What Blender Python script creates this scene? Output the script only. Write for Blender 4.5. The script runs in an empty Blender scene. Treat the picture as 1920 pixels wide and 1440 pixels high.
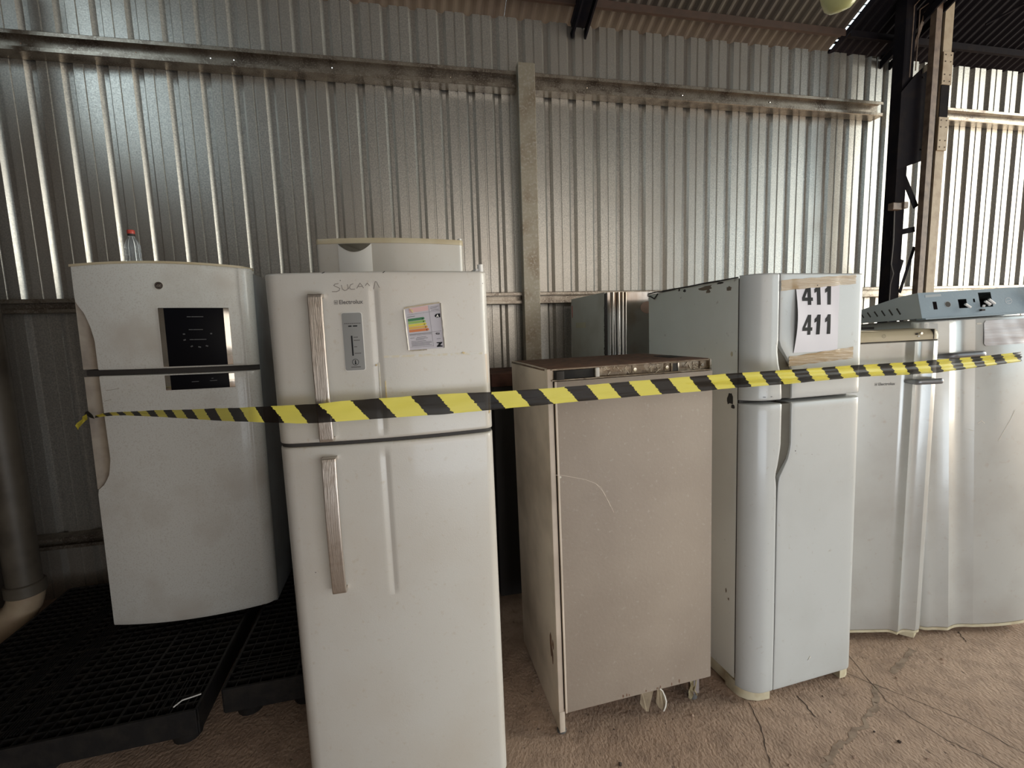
import bpy, bmesh, math, random
from mathutils import Matrix, Vector, Euler
random.seed(7)
sc = bpy.context.scene
COL = sc.collection
# ---------------------------------------------------------------- camera
CM = ((0.978299594856172, -0.05407207526853185, 0.20001528286709438),
      (-0.2048392949637632, -0.10724064943081067, 0.972903030290484),
      (-0.031157117052095302, -0.9927616298919959, -0.11598956966550848))
cd = bpy.data.cameras.new('camera')
cd.sensor_width = 36.0
cd.lens = 864.2787 / 1920 * 36
cd.clip_start = 0.02
cam = bpy.data.objects.new('camera', cd)
m = Matrix(((CM[0][0], -CM[0][1], -CM[0][2], 0), (CM[1][0], -CM[1][1], -CM[1][2], 0),
            (CM[2][0], -CM[2][1], -CM[2][2], 1.55), (0, 0, 0, 1)))
cam.matrix_world = m
COL.objects.link(cam)
sc.camera = cam
# ---------------------------------------------------------------- light
sc.view_settings.view_transform = 'Standard'
sc.view_settings.look = 'None'
sc.view_settings.gamma = 1
sc.view_settings.use_curve_mapping = False
sc.view_settings.exposure = 0.6
w = bpy.data.worlds.new('daylight')
sc.world = w
w.use_nodes = True
bg = w.node_tree.nodes['Background']
bg.inputs[0].default_value = (0.72, 0.88, 0.95, 1)
bg.inputs[1].default_value = 2.0

def area(name, loc, tgt, sx, sy, power, color):
    l = bpy.data.lights.new(name, 'AREA')
    l.shape = 'RECTANGLE'; l.size = sx; l.size_y = sy; l.energy = power; l.color = color
    o = bpy.data.objects.new(name, l)
    o.location = loc
    o.rotation_euler = (Vector(tgt) - Vector(loc)).to_track_quat('-Z', 'Y').to_euler()
    COL.objects.link(o)
    return o
# daylight entering through the open right-hand end of the shed and from behind, plus an added low fill
area('daylight_open_end', (8.8, 0.9, 2.8), (0, 1.4, 2.5), 4.4, 5.0, 310, (1.0, 0.92, 0.76))
area('added_low_fill', (1.5, -1.8, .55), (0.7, 1.6, .5), 2.8, 0.9, 25, (0.80, 0.90, 1.0))  # cool fill added near the floor to brighten the lower door fronts
area('daylight_rear', (2.6, -5.0, 2.3), (0.9, 2.0, 1.6), 5.6, 4.0, 88, (1.0, 0.90, 0.79))
sun = bpy.data.lights.new('sun', 'SUN'); sun.energy = 3.0; sun.angle = 0.01; sun.color = (1, 0.95, 0.85)
so = bpy.data.objects.new('sun', sun); so.rotation_euler = (math.radians(-25), math.radians(28), 0)
COL.objects.link(so)

# ---------------------------------------------------------------- materials
MATS = {}
def mat(name, col, rough=0.5, metal=0.0, coat=0.0, noise=None, bump=None, spec=0.5, trans=0.0, alpha=1.0, scratches=None, rnoise=None):
    """noise=(scale, colour2, lo, hi) mixes towards a second colour; bump=(scale, strength)"""
    if name in MATS: return MATS[name]
    mt = bpy.data.materials.new(name); MATS[name] = mt
    mt.use_nodes = True
    nt = mt.node_tree; n = nt.nodes; L = nt.links
    b = n['Principled BSDF']
    b.inputs['Base Color'].default_value = (*col, 1)
    b.inputs['Roughness'].default_value = rough
    b.inputs['Metallic'].default_value = metal
    b.inputs['Coat Weight'].default_value = coat
    b.inputs['Coat Roughness'].default_value = 0.08
    b.inputs['Specular IOR Level'].default_value = spec
    b.inputs['Transmission Weight'].default_value = trans
    b.inputs['Alpha'].default_value = alpha
    tc = n.new('ShaderNodeTexCoord')
    last = None
    if noise:
        if not isinstance(noise, list): noise = [noise]
        for sca, c2, lo, hi, *rest in noise:
            mp = n.new('ShaderNodeMapping'); L.new(tc.outputs['Object'], mp.inputs[0])
            if rest: mp.inputs['Scale'].default_value = rest[0]
            tx = n.new('ShaderNodeTexNoise'); tx.inputs['Scale'].default_value = sca; tx.inputs['Detail'].default_value = 5
            L.new(mp.outputs[0], tx.inputs[0])
            mr = n.new('ShaderNodeMapRange'); mr.inputs[1].default_value = lo; mr.inputs[2].default_value = hi
            L.new(tx.outputs[0], mr.inputs[0])
            mx = n.new('ShaderNodeMix'); mx.data_type = 'RGBA'
            L.new(mr.outputs[0], mx.inputs[0])
            if last: L.new(last, mx.inputs[6])
            else: mx.inputs[6].default_value = (*col, 1)
            mx.inputs[7].default_value = (*c2, 1)
            last = mx.outputs[2]
        L.new(last, b.inputs['Base Color'])
    if rnoise:
        tx = n.new('ShaderNodeTexNoise'); tx.inputs['Scale'].default_value = rnoise[0]
        L.new(tc.outputs['Object'], tx.inputs[0])
        mr = n.new('ShaderNodeMapRange'); mr.inputs[3].default_value = rnoise[1]; mr.inputs[4].default_value = rnoise[2]
        L.new(tx.outputs[0], mr.inputs[0]); L.new(mr.outputs[0], b.inputs['Roughness'])
    if bump:
        tx = n.new('ShaderNodeTexNoise'); tx.inputs['Scale'].default_value = bump[0]; tx.inputs['Detail'].default_value = 4
        mp = n.new('ShaderNodeMapping'); L.new(tc.outputs['Object'], mp.inputs[0])
        if len(bump) > 2: mp.inputs['Scale'].default_value = bump[2]
        L.new(mp.outputs[0], tx.inputs[0])
        bp = n.new('ShaderNodeBump'); bp.inputs['Strength'].default_value = bump[1]; bp.inputs['Distance'].default_value = 0.01
        L.new(tx.outputs[0], bp.inputs['Height']); L.new(bp.outputs[0], b.inputs['Normal'])
    return mt

DUST = (0.36, 0.28, 0.20)
enamel = mat('white_enamel', (0.56, 0.53, 0.48), 0.33, coat=0.25, noise=[(3, (0.52, 0.47, 0.405), .45, .8), (60, (0.50, 0.44, 0.365), .62, .8)], bump=(260, .04))
enamel_dull = mat('dull_white_enamel', (0.56, 0.56, 0.52), 0.5, noise=[(2.5, (0.44, 0.40, 0.34), .4, .75), (40, (0.45, 0.38, 0.3), .62, .8)], bump=(120, .05))
enamel_f1 = mat('speckled_white_enamel', (0.66, 0.65, 0.61), 0.34, coat=.2, noise=[(4, (0.52, 0.47, 0.41), .5, .8), (160, (0.56, 0.53, 0.48), .5, .7)], bump=(300, .05))
enamel_cool = mat('cool_white_enamel', (0.53, 0.54, 0.525), 0.30, coat=0.3, noise=[(3, (0.47, 0.475, 0.455), .5, .8), (45, (0.43, 0.41, 0.37), .66, .8)], bump=(220, .03))
side_green = mat('greenish_white_side', (0.82, 0.82, 0.75), 0.55, noise=[(2, (0.72, 0.70, 0.61), .45, .8), (30, (0.33, 0.29, 0.22), .68, .82)], bump=(200, .06))
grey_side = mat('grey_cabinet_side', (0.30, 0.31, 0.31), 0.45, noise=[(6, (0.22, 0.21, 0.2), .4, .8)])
silver_grey = mat('silver_grey_enamel', (0.56, 0.57, 0.55), 0.26, metal=0.25, coat=0.4, noise=[(4, (0.47, 0.46, 0.43), .45, .8), (35, (0.5, 0.47, 0.42), .62, .8)], bump=(150, .02))
yellowed = mat('yellowed_plastic', (0.62, 0.56, 0.40), 0.45, noise=(20, (0.45, 0.36, 0.22), .45, .8))
tan_plastic = mat('tan_plastic', (0.56, 0.48, 0.33), 0.35, noise=(8, (0.46, 0.37, 0.23), .45, .8))
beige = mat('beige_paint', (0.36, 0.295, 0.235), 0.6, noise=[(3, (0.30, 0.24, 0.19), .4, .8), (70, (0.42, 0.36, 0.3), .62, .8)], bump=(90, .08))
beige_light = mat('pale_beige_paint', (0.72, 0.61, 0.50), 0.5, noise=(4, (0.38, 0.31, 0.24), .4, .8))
rust_top = mat('rusty_dust', (0.22, 0.12, 0.075), 0.9, noise=(25, (0.12, 0.07, 0.05), .4, .7), bump=(80, .3))
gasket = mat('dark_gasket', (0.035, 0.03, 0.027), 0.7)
dark_gap = mat('dark_recess', (0.05, 0.043, 0.036), 0.7)
olive = mat('olive_grey_plastic', (0.12, 0.108, 0.08), 0.6, noise=(10, (0.08, 0.068, 0.048), .4, .8))
recess_beige = mat('dirty_recess_plastic', (0.30, 0.25, 0.19), 0.5, noise=(12, (0.16, 0.12, 0.09), .4, .75))
black_glass = mat('black_glass', (0.004, 0.004, 0.006), 0.35, spec=.12)
black_plastic = mat('black_plastic', (0.011, 0.010, 0.010), 0.6, spec=.3, noise=(18, (0.026, 0.022, 0.018), .45, .8), bump=(60, .15))
black_ink = mat('black_ink', (0.012, 0.012, 0.014), 0.7, spec=.2)
grey_ink = mat('grey_ink', (0.12, 0.11, 0.105), 0.6)
pen_ink = mat('pencil_ink', (0.22, 0.19, 0.17), 0.7)
dim_print = mat('dim_grey_print', (0.10, 0.10, 0.105), 0.5)
chrome = mat('chrome', (0.75, 0.72, 0.66), 0.14, metal=1, bump=(9, .12, (1, 1, .25)))
brushed = mat('brushed_aluminium', (0.56, 0.50, 0.44), 0.33, metal=0.9, bump=(400, .12, (1, 1, .02)), noise=(40, (0.45, 0.38, 0.32), .5, .8))
stainless = mat('tarnished_stainless', (0.42, 0.42, 0.42), 0.16, metal=1, bump=(14, .25, (1, 1, .05)), noise=[(5, (0.30, 0.24, 0.19), .45, .7)])
silver_panel = mat('silver_panel', (0.34, 0.34, 0.33), 0.35, metal=0.5)
galv = mat('galvanised_sheet', (0.56, 0.54, 0.49), 0.36, metal=0.75, noise=[(130, (0.36, 0.35, 0.33), .35, .65), (1.2, (0.40, 0.37, 0.33), .4, .7)], bump=(150, .05), rnoise=(90, .24, .42))
galv_side = galv
girtm = mat('galvanised_girt', (0.33, 0.29, 0.24), 0.34, metal=0.8, noise=[(9, (0.13, 0.10, 0.08), .42, .7), (120, (0.42, 0.38, 0.32), .5, .7)], bump=(60, .08))
postm = mat('galvanised_post', (0.30, 0.27, 0.21), 0.45, metal=0.6, noise=[(7, (0.20, 0.15, 0.10), .45, .75), (80, (0.36, 0.33, 0.28), .5, .7)], bump=(60, .1))
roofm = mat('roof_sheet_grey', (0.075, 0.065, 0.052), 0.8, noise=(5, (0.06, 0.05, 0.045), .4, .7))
roofd = mat('roof_sheet_black', (0.007, 0.006, 0.009), 0.9, spec=.15)  # plain near-black tone for the right-hand roof bay, gables and flashing
rustm = mat('rust_primer', (0.045, 0.026, 0.018), 0.75, noise=(18, (0.06, 0.032, 0.022), .4, .7))
darksteel = mat('dark_painted_steel', (0.010, 0.009, 0.012), 0.8, spec=.06, noise=(14, (0.018, 0.014, 0.014), .45, .8), bump=(40, .1))
brownsteel = mat('brown_primed_steel', (0.17, 0.115, 0.08), 0.55, noise=(20, (0.08, 0.05, 0.035), .4, .7), bump=(40, .1))
tansteel = mat('tan_painted_steel', (0.36, 0.29, 0.20), 0.6, noise=(15, (0.27, 0.2, 0.13), .45, .75), bump=(60, .15))
concrete_w = mat('dark_wall_paint', (0.06, 0.05, 0.042), 0.9, noise=(3, (0.03, 0.026, 0.022), .4, .7))
pvc = mat('pvc_pipe', (0.10, 0.085, 0.065), 0.5, noise=(6, (0.05, 0.04, 0.03), .4, .7))
pvc_pale = mat('pale_pvc', (0.36, 0.28, 0.19), 0.5, noise=(14, (0.3, 0.22, 0.15), .4, .75))
paper = mat('white_paper', (0.74, 0.72, 0.76), 0.8)
pack = mat('brown_packing_tape', (0.46, 0.32, 0.17), 0.28, alpha=0.86, coat=.5, noise=(9, (0.56, 0.43, 0.28), .4, .8, (1, 1, 6)), bump=(30, .5, (.4, 1, 5)))
glue = mat('yellow_glue_residue', (0.62, 0.50, 0.27), 0.4, noise=(60, (0.5, 0.33, 0.12), .45, .7))
glue_dim = mat('faint_glue_line', (0.60, 0.54, 0.42), 0.5, noise=(60, (0.62, 0.6, 0.55), .45, .6))
bluegrey = mat('blue_grey_paint', (0.255, 0.33, 0.385), 0.45, noise=[(6, (0.23, 0.29, 0.33), .4, .8), (60, (0.34, 0.4, 0.43), .66, .78)], bump=(100, .05))
bluegrey_side = mat('pale_grey_paint', (0.42, 0.46, 0.48), 0.5, noise=(6, (0.36, 0.39, 0.4), .4, .8))
label_silver = mat('silver_foil_label', (0.62, 0.61, 0.62), 0.42, metal=0.3, noise=(7, (0.45, 0.42, 0.42), .4, .7, (.3, 1, 6)), bump=(12, .4, (.4, 1, 4)))
handle_grey = mat('grey_metallic_handle', (0.22, 0.225, 0.24), 0.3, metal=0.5)
pet = mat('clear_plastic', (0.85, 0.92, 0.98), 0.06, trans=0.92, spec=.6)
MATS['clear_plastic'].node_tree.nodes['Principled BSDF'].inputs['IOR'].default_value = 1.2
redcap = mat('red_cap', (0.50, 0.06, 0.04), 0.4)
lampm = mat('yellowed_lamp_glass', (0.62, 0.60, 0.30), 0.25, trans=0.35, noise=(5, (0.45, 0.5, 0.2), .4, .7))
rag = mat('dirty_cloth', (0.42, 0.36, 0.22), 0.9, noise=(30, (0.2, 0.15, 0.09), .4, .7), bump=(40, .5))
card = mat('torn_cardboard', (0.34, 0.27, 0.18), 0.85, noise=(18, (0.2, 0.15, 0.1), .4, .75), bump=(30, .3))
white_edge = mat('torn_white_edge', (0.72, 0.68, 0.6), 0.7)
worn_strip = mat('worn_brown_metal', (0.17, 0.125, 0.085), 0.35, metal=.5, noise=[(28, (0.32, 0.27, 0.21), .5, .72), (50, (0.07, 0.045, 0.03), .55, .7)], bump=(50, .3))
wood = mat('red_brown_board', (0.13, 0.055, 0.035), 0.8, noise=(9, (0.05, 0.024, 0.018), .4, .7), bump=(30, .2))
rubber = mat('grey_rubber', (0.10, 0.095, 0.09), 0.8)
white_plastic = mat('white_plastic', (0.72, 0.70, 0.66), 0.4)
wire_white = mat('white_insulation', (0.85, 0.85, 0.84), 0.35)
energy = dict(green=mat('print_dark_green', (0.03, 0.16, 0.06), .6), lime=mat('print_light_green', (0.25, 0.40, 0.10), .6),
              yellow=mat('print_yellow', (0.62, 0.52, 0.06), .6), amber=mat('print_amber', (0.62, 0.36, 0.07), .6),
              orange=mat('print_orange', (0.55, 0.17, 0.05), .6), pink=mat('print_pink', (0.62, 0.40, 0.38), .7))

def floor_mat():
    mt = bpy.data.materials.new('dusty_concrete'); mt.use_nodes = True
    nt = mt.node_tree; n = nt.nodes; L = nt.links; b = n['Principled BSDF']
    tc = n.new('ShaderNodeTexCoord')
    def noise(s, det=6, sc=None):
        t = n.new('ShaderNodeTexNoise'); t.inputs['Scale'].default_value = s; t.inputs['Detail'].default_value = det
        if sc:
            mp = n.new('ShaderNodeMapping'); mp.inputs['Scale'].default_value = sc; mp.inputs['Rotation'].default_value = (0, 0, .6)
            L.new(tc.outputs['Object'], mp.inputs[0]); L.new(mp.outputs[0], t.inputs[0])
        else: L.new(tc.outputs['Object'], t.inputs[0])
        return t.outputs[0]
    def rng(x, a, b_, c=0, d=1):
        r = n.new('ShaderNodeMapRange'); r.inputs[1].default_value = a; r.inputs[2].default_value = b_
        r.inputs[3].default_value = c; r.inputs[4].default_value = d; L.new(x, r.inputs[0]); return r.outputs[0]
    def mix(f, a, c):
        x = n.new('ShaderNodeMix'); x.data_type = 'RGBA'; L.new(f, x.inputs[0])
        if isinstance(a, tuple): x.inputs[6].default_value = (*a, 1)
        else: L.new(a, x.inputs[6])
        x.inputs[7].default_value = (*c, 1); return x.outputs[2]
    col = mix(rng(noise(1.7), .35, .7), (0.48, 0.34, 0.25), (0.38, 0.26, 0.185))
    col = mix(rng(noise(14), .45, .75), col, (0.29, 0.20, 0.145))
    pits = rng(noise(48, 3, (1, .6, 1)), .66, .72)
    col = mix(pits, col, (0.22, 0.15, 0.11))
    L.new(col, b.inputs['Base Color']); b.inputs['Roughness'].default_value = 0.85
    h = n.new('ShaderNodeMath'); h.operation = 'SUBTRACT'
    L.new(rng(noise(85, 6, (1, .7, 1)), .3, .7, 0, 1), h.inputs[0])
    L.new(pits, h.inputs[1])
    bp = n.new('ShaderNodeBump'); bp.inputs['Strength'].default_value = 0.5; bp.inputs['Distance'].default_value = 0.005
    L.new(h.outputs[0], bp.inputs['Height']); L.new(bp.outputs[0], b.inputs['Normal'])
    return mt
concrete = floor_mat()
crackm = mat('dark_crack', (0.06, 0.04, 0.03), .9)
scarm = mat('pale_scar', (0.36, 0.27, 0.2), .9, noise=(30, (0.2, 0.14, 0.1), .4, .7))

def tape_mat():
    mt = bpy.data.materials.new('hazard_tape_film'); mt.use_nodes = True
    nt = mt.node_tree; n = nt.nodes; L = nt.links; b = n['Principled BSDF']
    uv = n.new('ShaderNodeUVMap'); sep = n.new('ShaderNodeSeparateXYZ'); L.new(uv.outputs[0], sep.inputs[0])
    nz = n.new('ShaderNodeTexNoise'); nz.inputs['Scale'].default_value = 9; L.new(uv.outputs[0], nz.inputs[0])
    def M(op, a, c=None):
        x = n.new('ShaderNodeMath'); x.operation = op
        for i, v in enumerate((a, c)):
            if v is None: continue
            if isinstance(v, (int, float)): x.inputs[i].default_value = v
            else: L.new(v, x.inputs[i])
        return x.outputs[0]
    s = M('ADD', sep.outputs[0], M('MULTIPLY', sep.outputs[1], 0.30))
    s = M('ADD', s, M('MULTIPLY', M('SUBTRACT', nz.outputs[0], 0.5), 0.10))
    blk = M('LESS_THAN', M('FRACT', s), 0.47)
    mx = n.new('ShaderNodeMix'); mx.data_type = 'RGBA'; L.new(blk, mx.inputs[0])
    mx.inputs[6].default_value = (0.90, 0.80, 0.14, 1); mx.inputs[7].default_value = (0.012, 0.008, 0.006, 1)
    L.new(mx.outputs[2], b.inputs['Base Color'])
    b.inputs['Roughness'].default_value = 0.38; b.inputs['Specular IOR Level'].default_value = 0.2
    tr = n.new('ShaderNodeBsdfTransparent'); tl = n.new('ShaderNodeBsdfTranslucent'); L.new(mx.outputs[2], tl.inputs[0])
    m1 = n.new('ShaderNodeMixShader'); m1.inputs[0].default_value = 0.25
    L.new(b.outputs[0], m1.inputs[1]); L.new(tl.outputs[0], m1.inputs[2])
    m2 = n.new('ShaderNodeMixShader'); m2.inputs[0].default_value = 0.07
    L.new(m1.outputs[0], m2.inputs[1]); L.new(tr.outputs[0], m2.inputs[2])
    L.new(m2.outputs[0], n['Material Output'].inputs[0])
    return mt
hazard = tape_mat()

# ---------------------------------------------------------------- helpers
def fin(name, bm, m, parent=None, smooth=35, kind=None, label=None):
    bmesh.ops.recalc_face_normals(bm, faces=bm.faces[:])
    me = bpy.data.meshes.new(name); bm.to_mesh(me); bm.free()
    me.materials.append(m)
    if smooth:
        for p in me.polygons: p.use_smooth = True
        me.set_sharp_from_angle(angle=math.radians(smooth))
    o = bpy.data.objects.new(name, me); COL.objects.link(o)
    if parent: o.parent = parent
    if kind: o['kind'] = kind
    if label: o['label'] = label
    return o
def fixed_rot(yaw, pit=0, rol=0):
    return (Matrix.Rotation(yaw, 3, 'Z') @ Matrix.Rotation(pit, 3, 'X') @ Matrix.Rotation(rol, 3, 'Y')).to_euler()
def thing(name, label, cat, loc=(0, 0, 0), rot=None, group=None):
    o = bpy.data.objects.new(name, None); COL.objects.link(o); o.empty_display_size = .1
    o.location = loc
    if rot is not None: o.rotation_euler = rot
    if label: o['label'] = label
    if cat: o['category'] = cat
    if group: o['group'] = group
    return o
def struct(name):
    o = bpy.data.objects.new(name, None); COL.objects.link(o); o['kind'] = 'structure'; return o
def box(bm, x0, y0, z0, x1, y1, z1, bev=0, seg=2, mtx=None):
    g = bmesh.ops.create_cube(bm, size=1)
    vs = g['verts']
    for v in vs:
        v.co = Vector(((x0 + x1) / 2 + v.co.x * (x1 - x0), (y0 + y1) / 2 + v.co.y * (y1 - y0), (z0 + z1) / 2 + v.co.z * (z1 - z0)))
    if mtx is not None:
        for v in vs: v.co = mtx @ v.co
    if bev:
        es = list({e for v in vs for e in v.link_edges})
        bmesh.ops.bevel(bm, geom=es, offset=bev, segments=seg, affect='EDGES', profile=.5)
def boxo(name, d, m, parent=None, bev=0, **k):
    bm = bmesh.new(); box(bm, *d, bev=bev); return fin(name, bm, m, parent, **k)
def cyl(bm, p0, p1, r, seg=16, r2=None, caps=True):
    p0 = Vector(p0); p1 = Vector(p1); d = p1 - p0
    q = d.to_track_quat('Z', 'Y').to_matrix().to_4x4()
    bmesh.ops.create_cone(bm, cap_ends=caps, segments=seg, radius1=r, radius2=r if r2 is None else r2, depth=d.length,
                          matrix=Matrix.Translation((p0 + p1) / 2) @ q)
def bar(bm, p0, p1, w, t, up=(0, 1, 0)):
    """rectangular bar from p0 to p1, w wide (perpendicular to 'up'), t thick along 'up'"""
    p0 = Vector(p0); p1 = Vector(p1); d = (p1 - p0).normalized(); u = Vector(up); s = d.cross(u).normalized(); u = s.cross(d)
    vs = []
    for p in (p0, p1):
        for a, b_ in ((-1, -1), (1, -1), (1, 1), (-1, 1)):
            vs.append(bm.verts.new(p + s * (a * w / 2) + u * (b_ * t / 2)))
    for i in range(4): bm.faces.new((vs[i], vs[(i + 1) % 4], vs[4 + (i + 1) % 4], vs[4 + i]))
    bm.faces.new(vs[3::-1]); bm.faces.new(vs[4:])
def sweep(bm, prof, axis, a, b_):
    """extrude a closed 2-D profile. axis 'x': prof=(y,z); 'z': prof=(x,y)"""
    f = (lambda p, t: (t, p[0], p[1])) if axis == 'x' else ((lambda p, t: (p[0], p[1], t)) if axis == 'z' else (lambda p, t: (p[0], t, p[1])))
    A = [bm.verts.new(f(p, a)) for p in prof]; B = [bm.verts.new(f(p, b_)) for p in prof]
    n = len(prof)
    for i in range(n): bm.faces.new((A[i], A[(i + 1) % n], B[(i + 1) % n], B[i]))
    bm.faces.new(A[::-1]); bm.faces.new(B)
def plate(name, pts, y, m, parent, t=.0012, surf=None, sub=0, smooth=0, label=None):
    """flat piece lying on a front: polygon in (x,z), front face at y-t; surf(x,z) adds the curve of the door"""
    bm = bmesh.new(); sweep(bm, pts, 'y', y, y - t)
    if surf:
        xs = [p[0] for p in pts]; zs = [p[1] for p in pts]
        k = max(2, int((max(xs) - min(xs)) / .02))
        for i in range(1, k):
            x = min(xs) + (max(xs) - min(xs)) * i / k
            bmesh.ops.bisect_plane(bm, geom=bm.verts[:] + bm.edges[:] + bm.faces[:], plane_co=(x, 0, 0), plane_no=(1, 0, 0))
        for v in bm.verts: v.co.y += surf(v.co.x, v.co.z)
    return fin(name, bm, m, parent, smooth=smooth, label=label)
def disc_pts(cx, cz, rx, rz=None, n=24, a0=0, a1=2 * math.pi):
    rz = rx if rz is None else rz
    return [(cx + rx * math.cos(a0 + (a1 - a0) * i / n), cz + rz * math.sin(a0 + (a1 - a0) * i / n)) for i in range(n)]
def rrect(x0, z0, x1, z1, r, n=5):
    P = []
    for cx, cz, a in ((x1 - r, z1 - r, 0), (x0 + r, z1 - r, 90), (x0 + r, z0 + r, 180), (x1 - r, z0 + r, 270)):
        for i in range(n + 1):
            t = math.radians(a + 90 * i / n); P.append((cx + r * math.cos(t), cz + r * math.sin(t)))
    return P
def strokes(name, lines, w, m, parent, surf, t=.0008, loops=False, label=None):
    """pen strokes: each line is a list of (x,z)"""
    bm = bmesh.new()
    for ln in lines:
        for (x0, z0), (x1, z1) in zip(ln, ln[1:]):
            d = Vector((x1 - x0, z1 - z0)); l = d.length
            if l < 1e-6: continue
            d /= l; s = Vector((-d.y, d.x)) * w / 2; e = d * w * .3
            q = [(x0 - e.x + s.x, z0 - e.y + s.y), (x1 + e.x + s.x, z1 + e.y + s.y), (x1 + e.x - s.x, z1 + e.y - s.y), (x0 - e.x - s.x, z0 - e.y - s.y)]
            bm.faces.new([bm.verts.new((a, surf(a, b_) - t, b_)) for a, b_ in q])
    return fin(name, bm, m, parent, smooth=0, label=label, kind='stuff' if len(lines) > 1 and not label else None)
def text(name, s, x, z, size, m, parent, surf, bold=0, t=.001, sx=1.0, align='LEFT', italic=0, rot=0, label=None):
    c = bpy.data.curves.new(name, 'FONT'); c.body = s; c.size = size; c.offset = bold; c.align_x = align; c.resolution_u = 3; c.shear = italic
    o = bpy.data.objects.new(name, c); COL.objects.link(o)
    dg = bpy.context.evaluated_depsgraph_get(); me = bpy.data.meshes.new_from_object(o.evaluated_get(dg))
    bpy.data.objects.remove(o)
    ca, sa = math.cos(rot), math.sin(rot)
    for v in me.vertices:
        a, b_ = v.co.x * sx, v.co.y
        a, b_ = a * ca - b_ * sa, a * sa + b_ * ca
        v.co = (x + a, surf(x + a, z + b_) - t, z + b_)
    me.materials.clear(); me.materials.append(m); me.name = name
    r = bpy.data.objects.new(name, me); COL.objects.link(r); r.parent = parent
    if label: r['label'] = label
    return r
def rnd(d, r):
    if d >= r: return 0.0
    d = max(d, 0); return r - math.sqrt(max(r * r - (r - d) ** 2, 0))
def val(f, *a): return f(*a) if callable(f) else f
def span(a, b_, r0, r1, n, k=7):
    """positions from a to b_, dense inside the rounding r0 at the start and r1 at the end"""
    P = []
    if r0: P += [a + r0 * (1 - math.cos(math.pi / 2 * i / k)) for i in range(k)]
    P += [a + r0 + (b_ - a - r0 - r1) * i / n for i in range(n + 1)]
    if r1: P += [b_ - r1 * (1 - math.cos(math.pi / 2 * i / k)) for i in range(k - 1, -1, -1)]
    return P
def slab(name, zs, ts, xl, xr, yf, yb, m, parent, smooth=40, label=None):
    """thick panel in x-z: left/right edge xl(z), xr(z); front yf(x,z); flat back yb. ts: fractions 0..1 or absolute xs"""
    bm = bmesh.new(); F = []; B = []
    for z in zs:
        a, b_ = val(xl, z), val(xr, z)
        row = [(a + (b_ - a) * t) for t in ts]
        F.append([bm.verts.new((x, val(yf, x, z), z)) for x in row])
        B.append([bm.verts.new((x, val(yb, x, z), z)) for x in row])
    nz, nx = len(zs), len(ts)
    for i in range(nz - 1):
        for j in range(nx - 1):
            bm.faces.new((F[i][j], F[i][j + 1], F[i + 1][j + 1], F[i + 1][j]))
            bm.faces.new((B[i][j], B[i + 1][j], B[i + 1][j + 1], B[i][j + 1]))
        bm.faces.new((F[i][0], F[i + 1][0], B[i + 1][0], B[i][0]))
        bm.faces.new((F[i][-1], B[i][-1], B[i + 1][-1], F[i + 1][-1]))
    for j in range(nx - 1):
        bm.faces.new((F[0][j], B[0][j], B[0][j + 1], F[0][j + 1]))
        bm.faces.new((F[-1][j], F[-1][j + 1], B[-1][j + 1], B[-1][j]))
    return fin(name, bm, m, parent, smooth=smooth, label=label)
def frac(xs): return [(x - xs[0]) / (xs[-1] - xs[0]) for x in xs]
def interp(pts, z):
    """pts sorted by z: (z, x)"""
    if z <= pts[0][0]: return pts[0][1]
    for (z0, x0), (z1, x1) in zip(pts, pts[1:]):
        if z <= z1: return x0 + (x1 - x0) * (z - z0) / (z1 - z0)
    return pts[-1][1]
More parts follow.
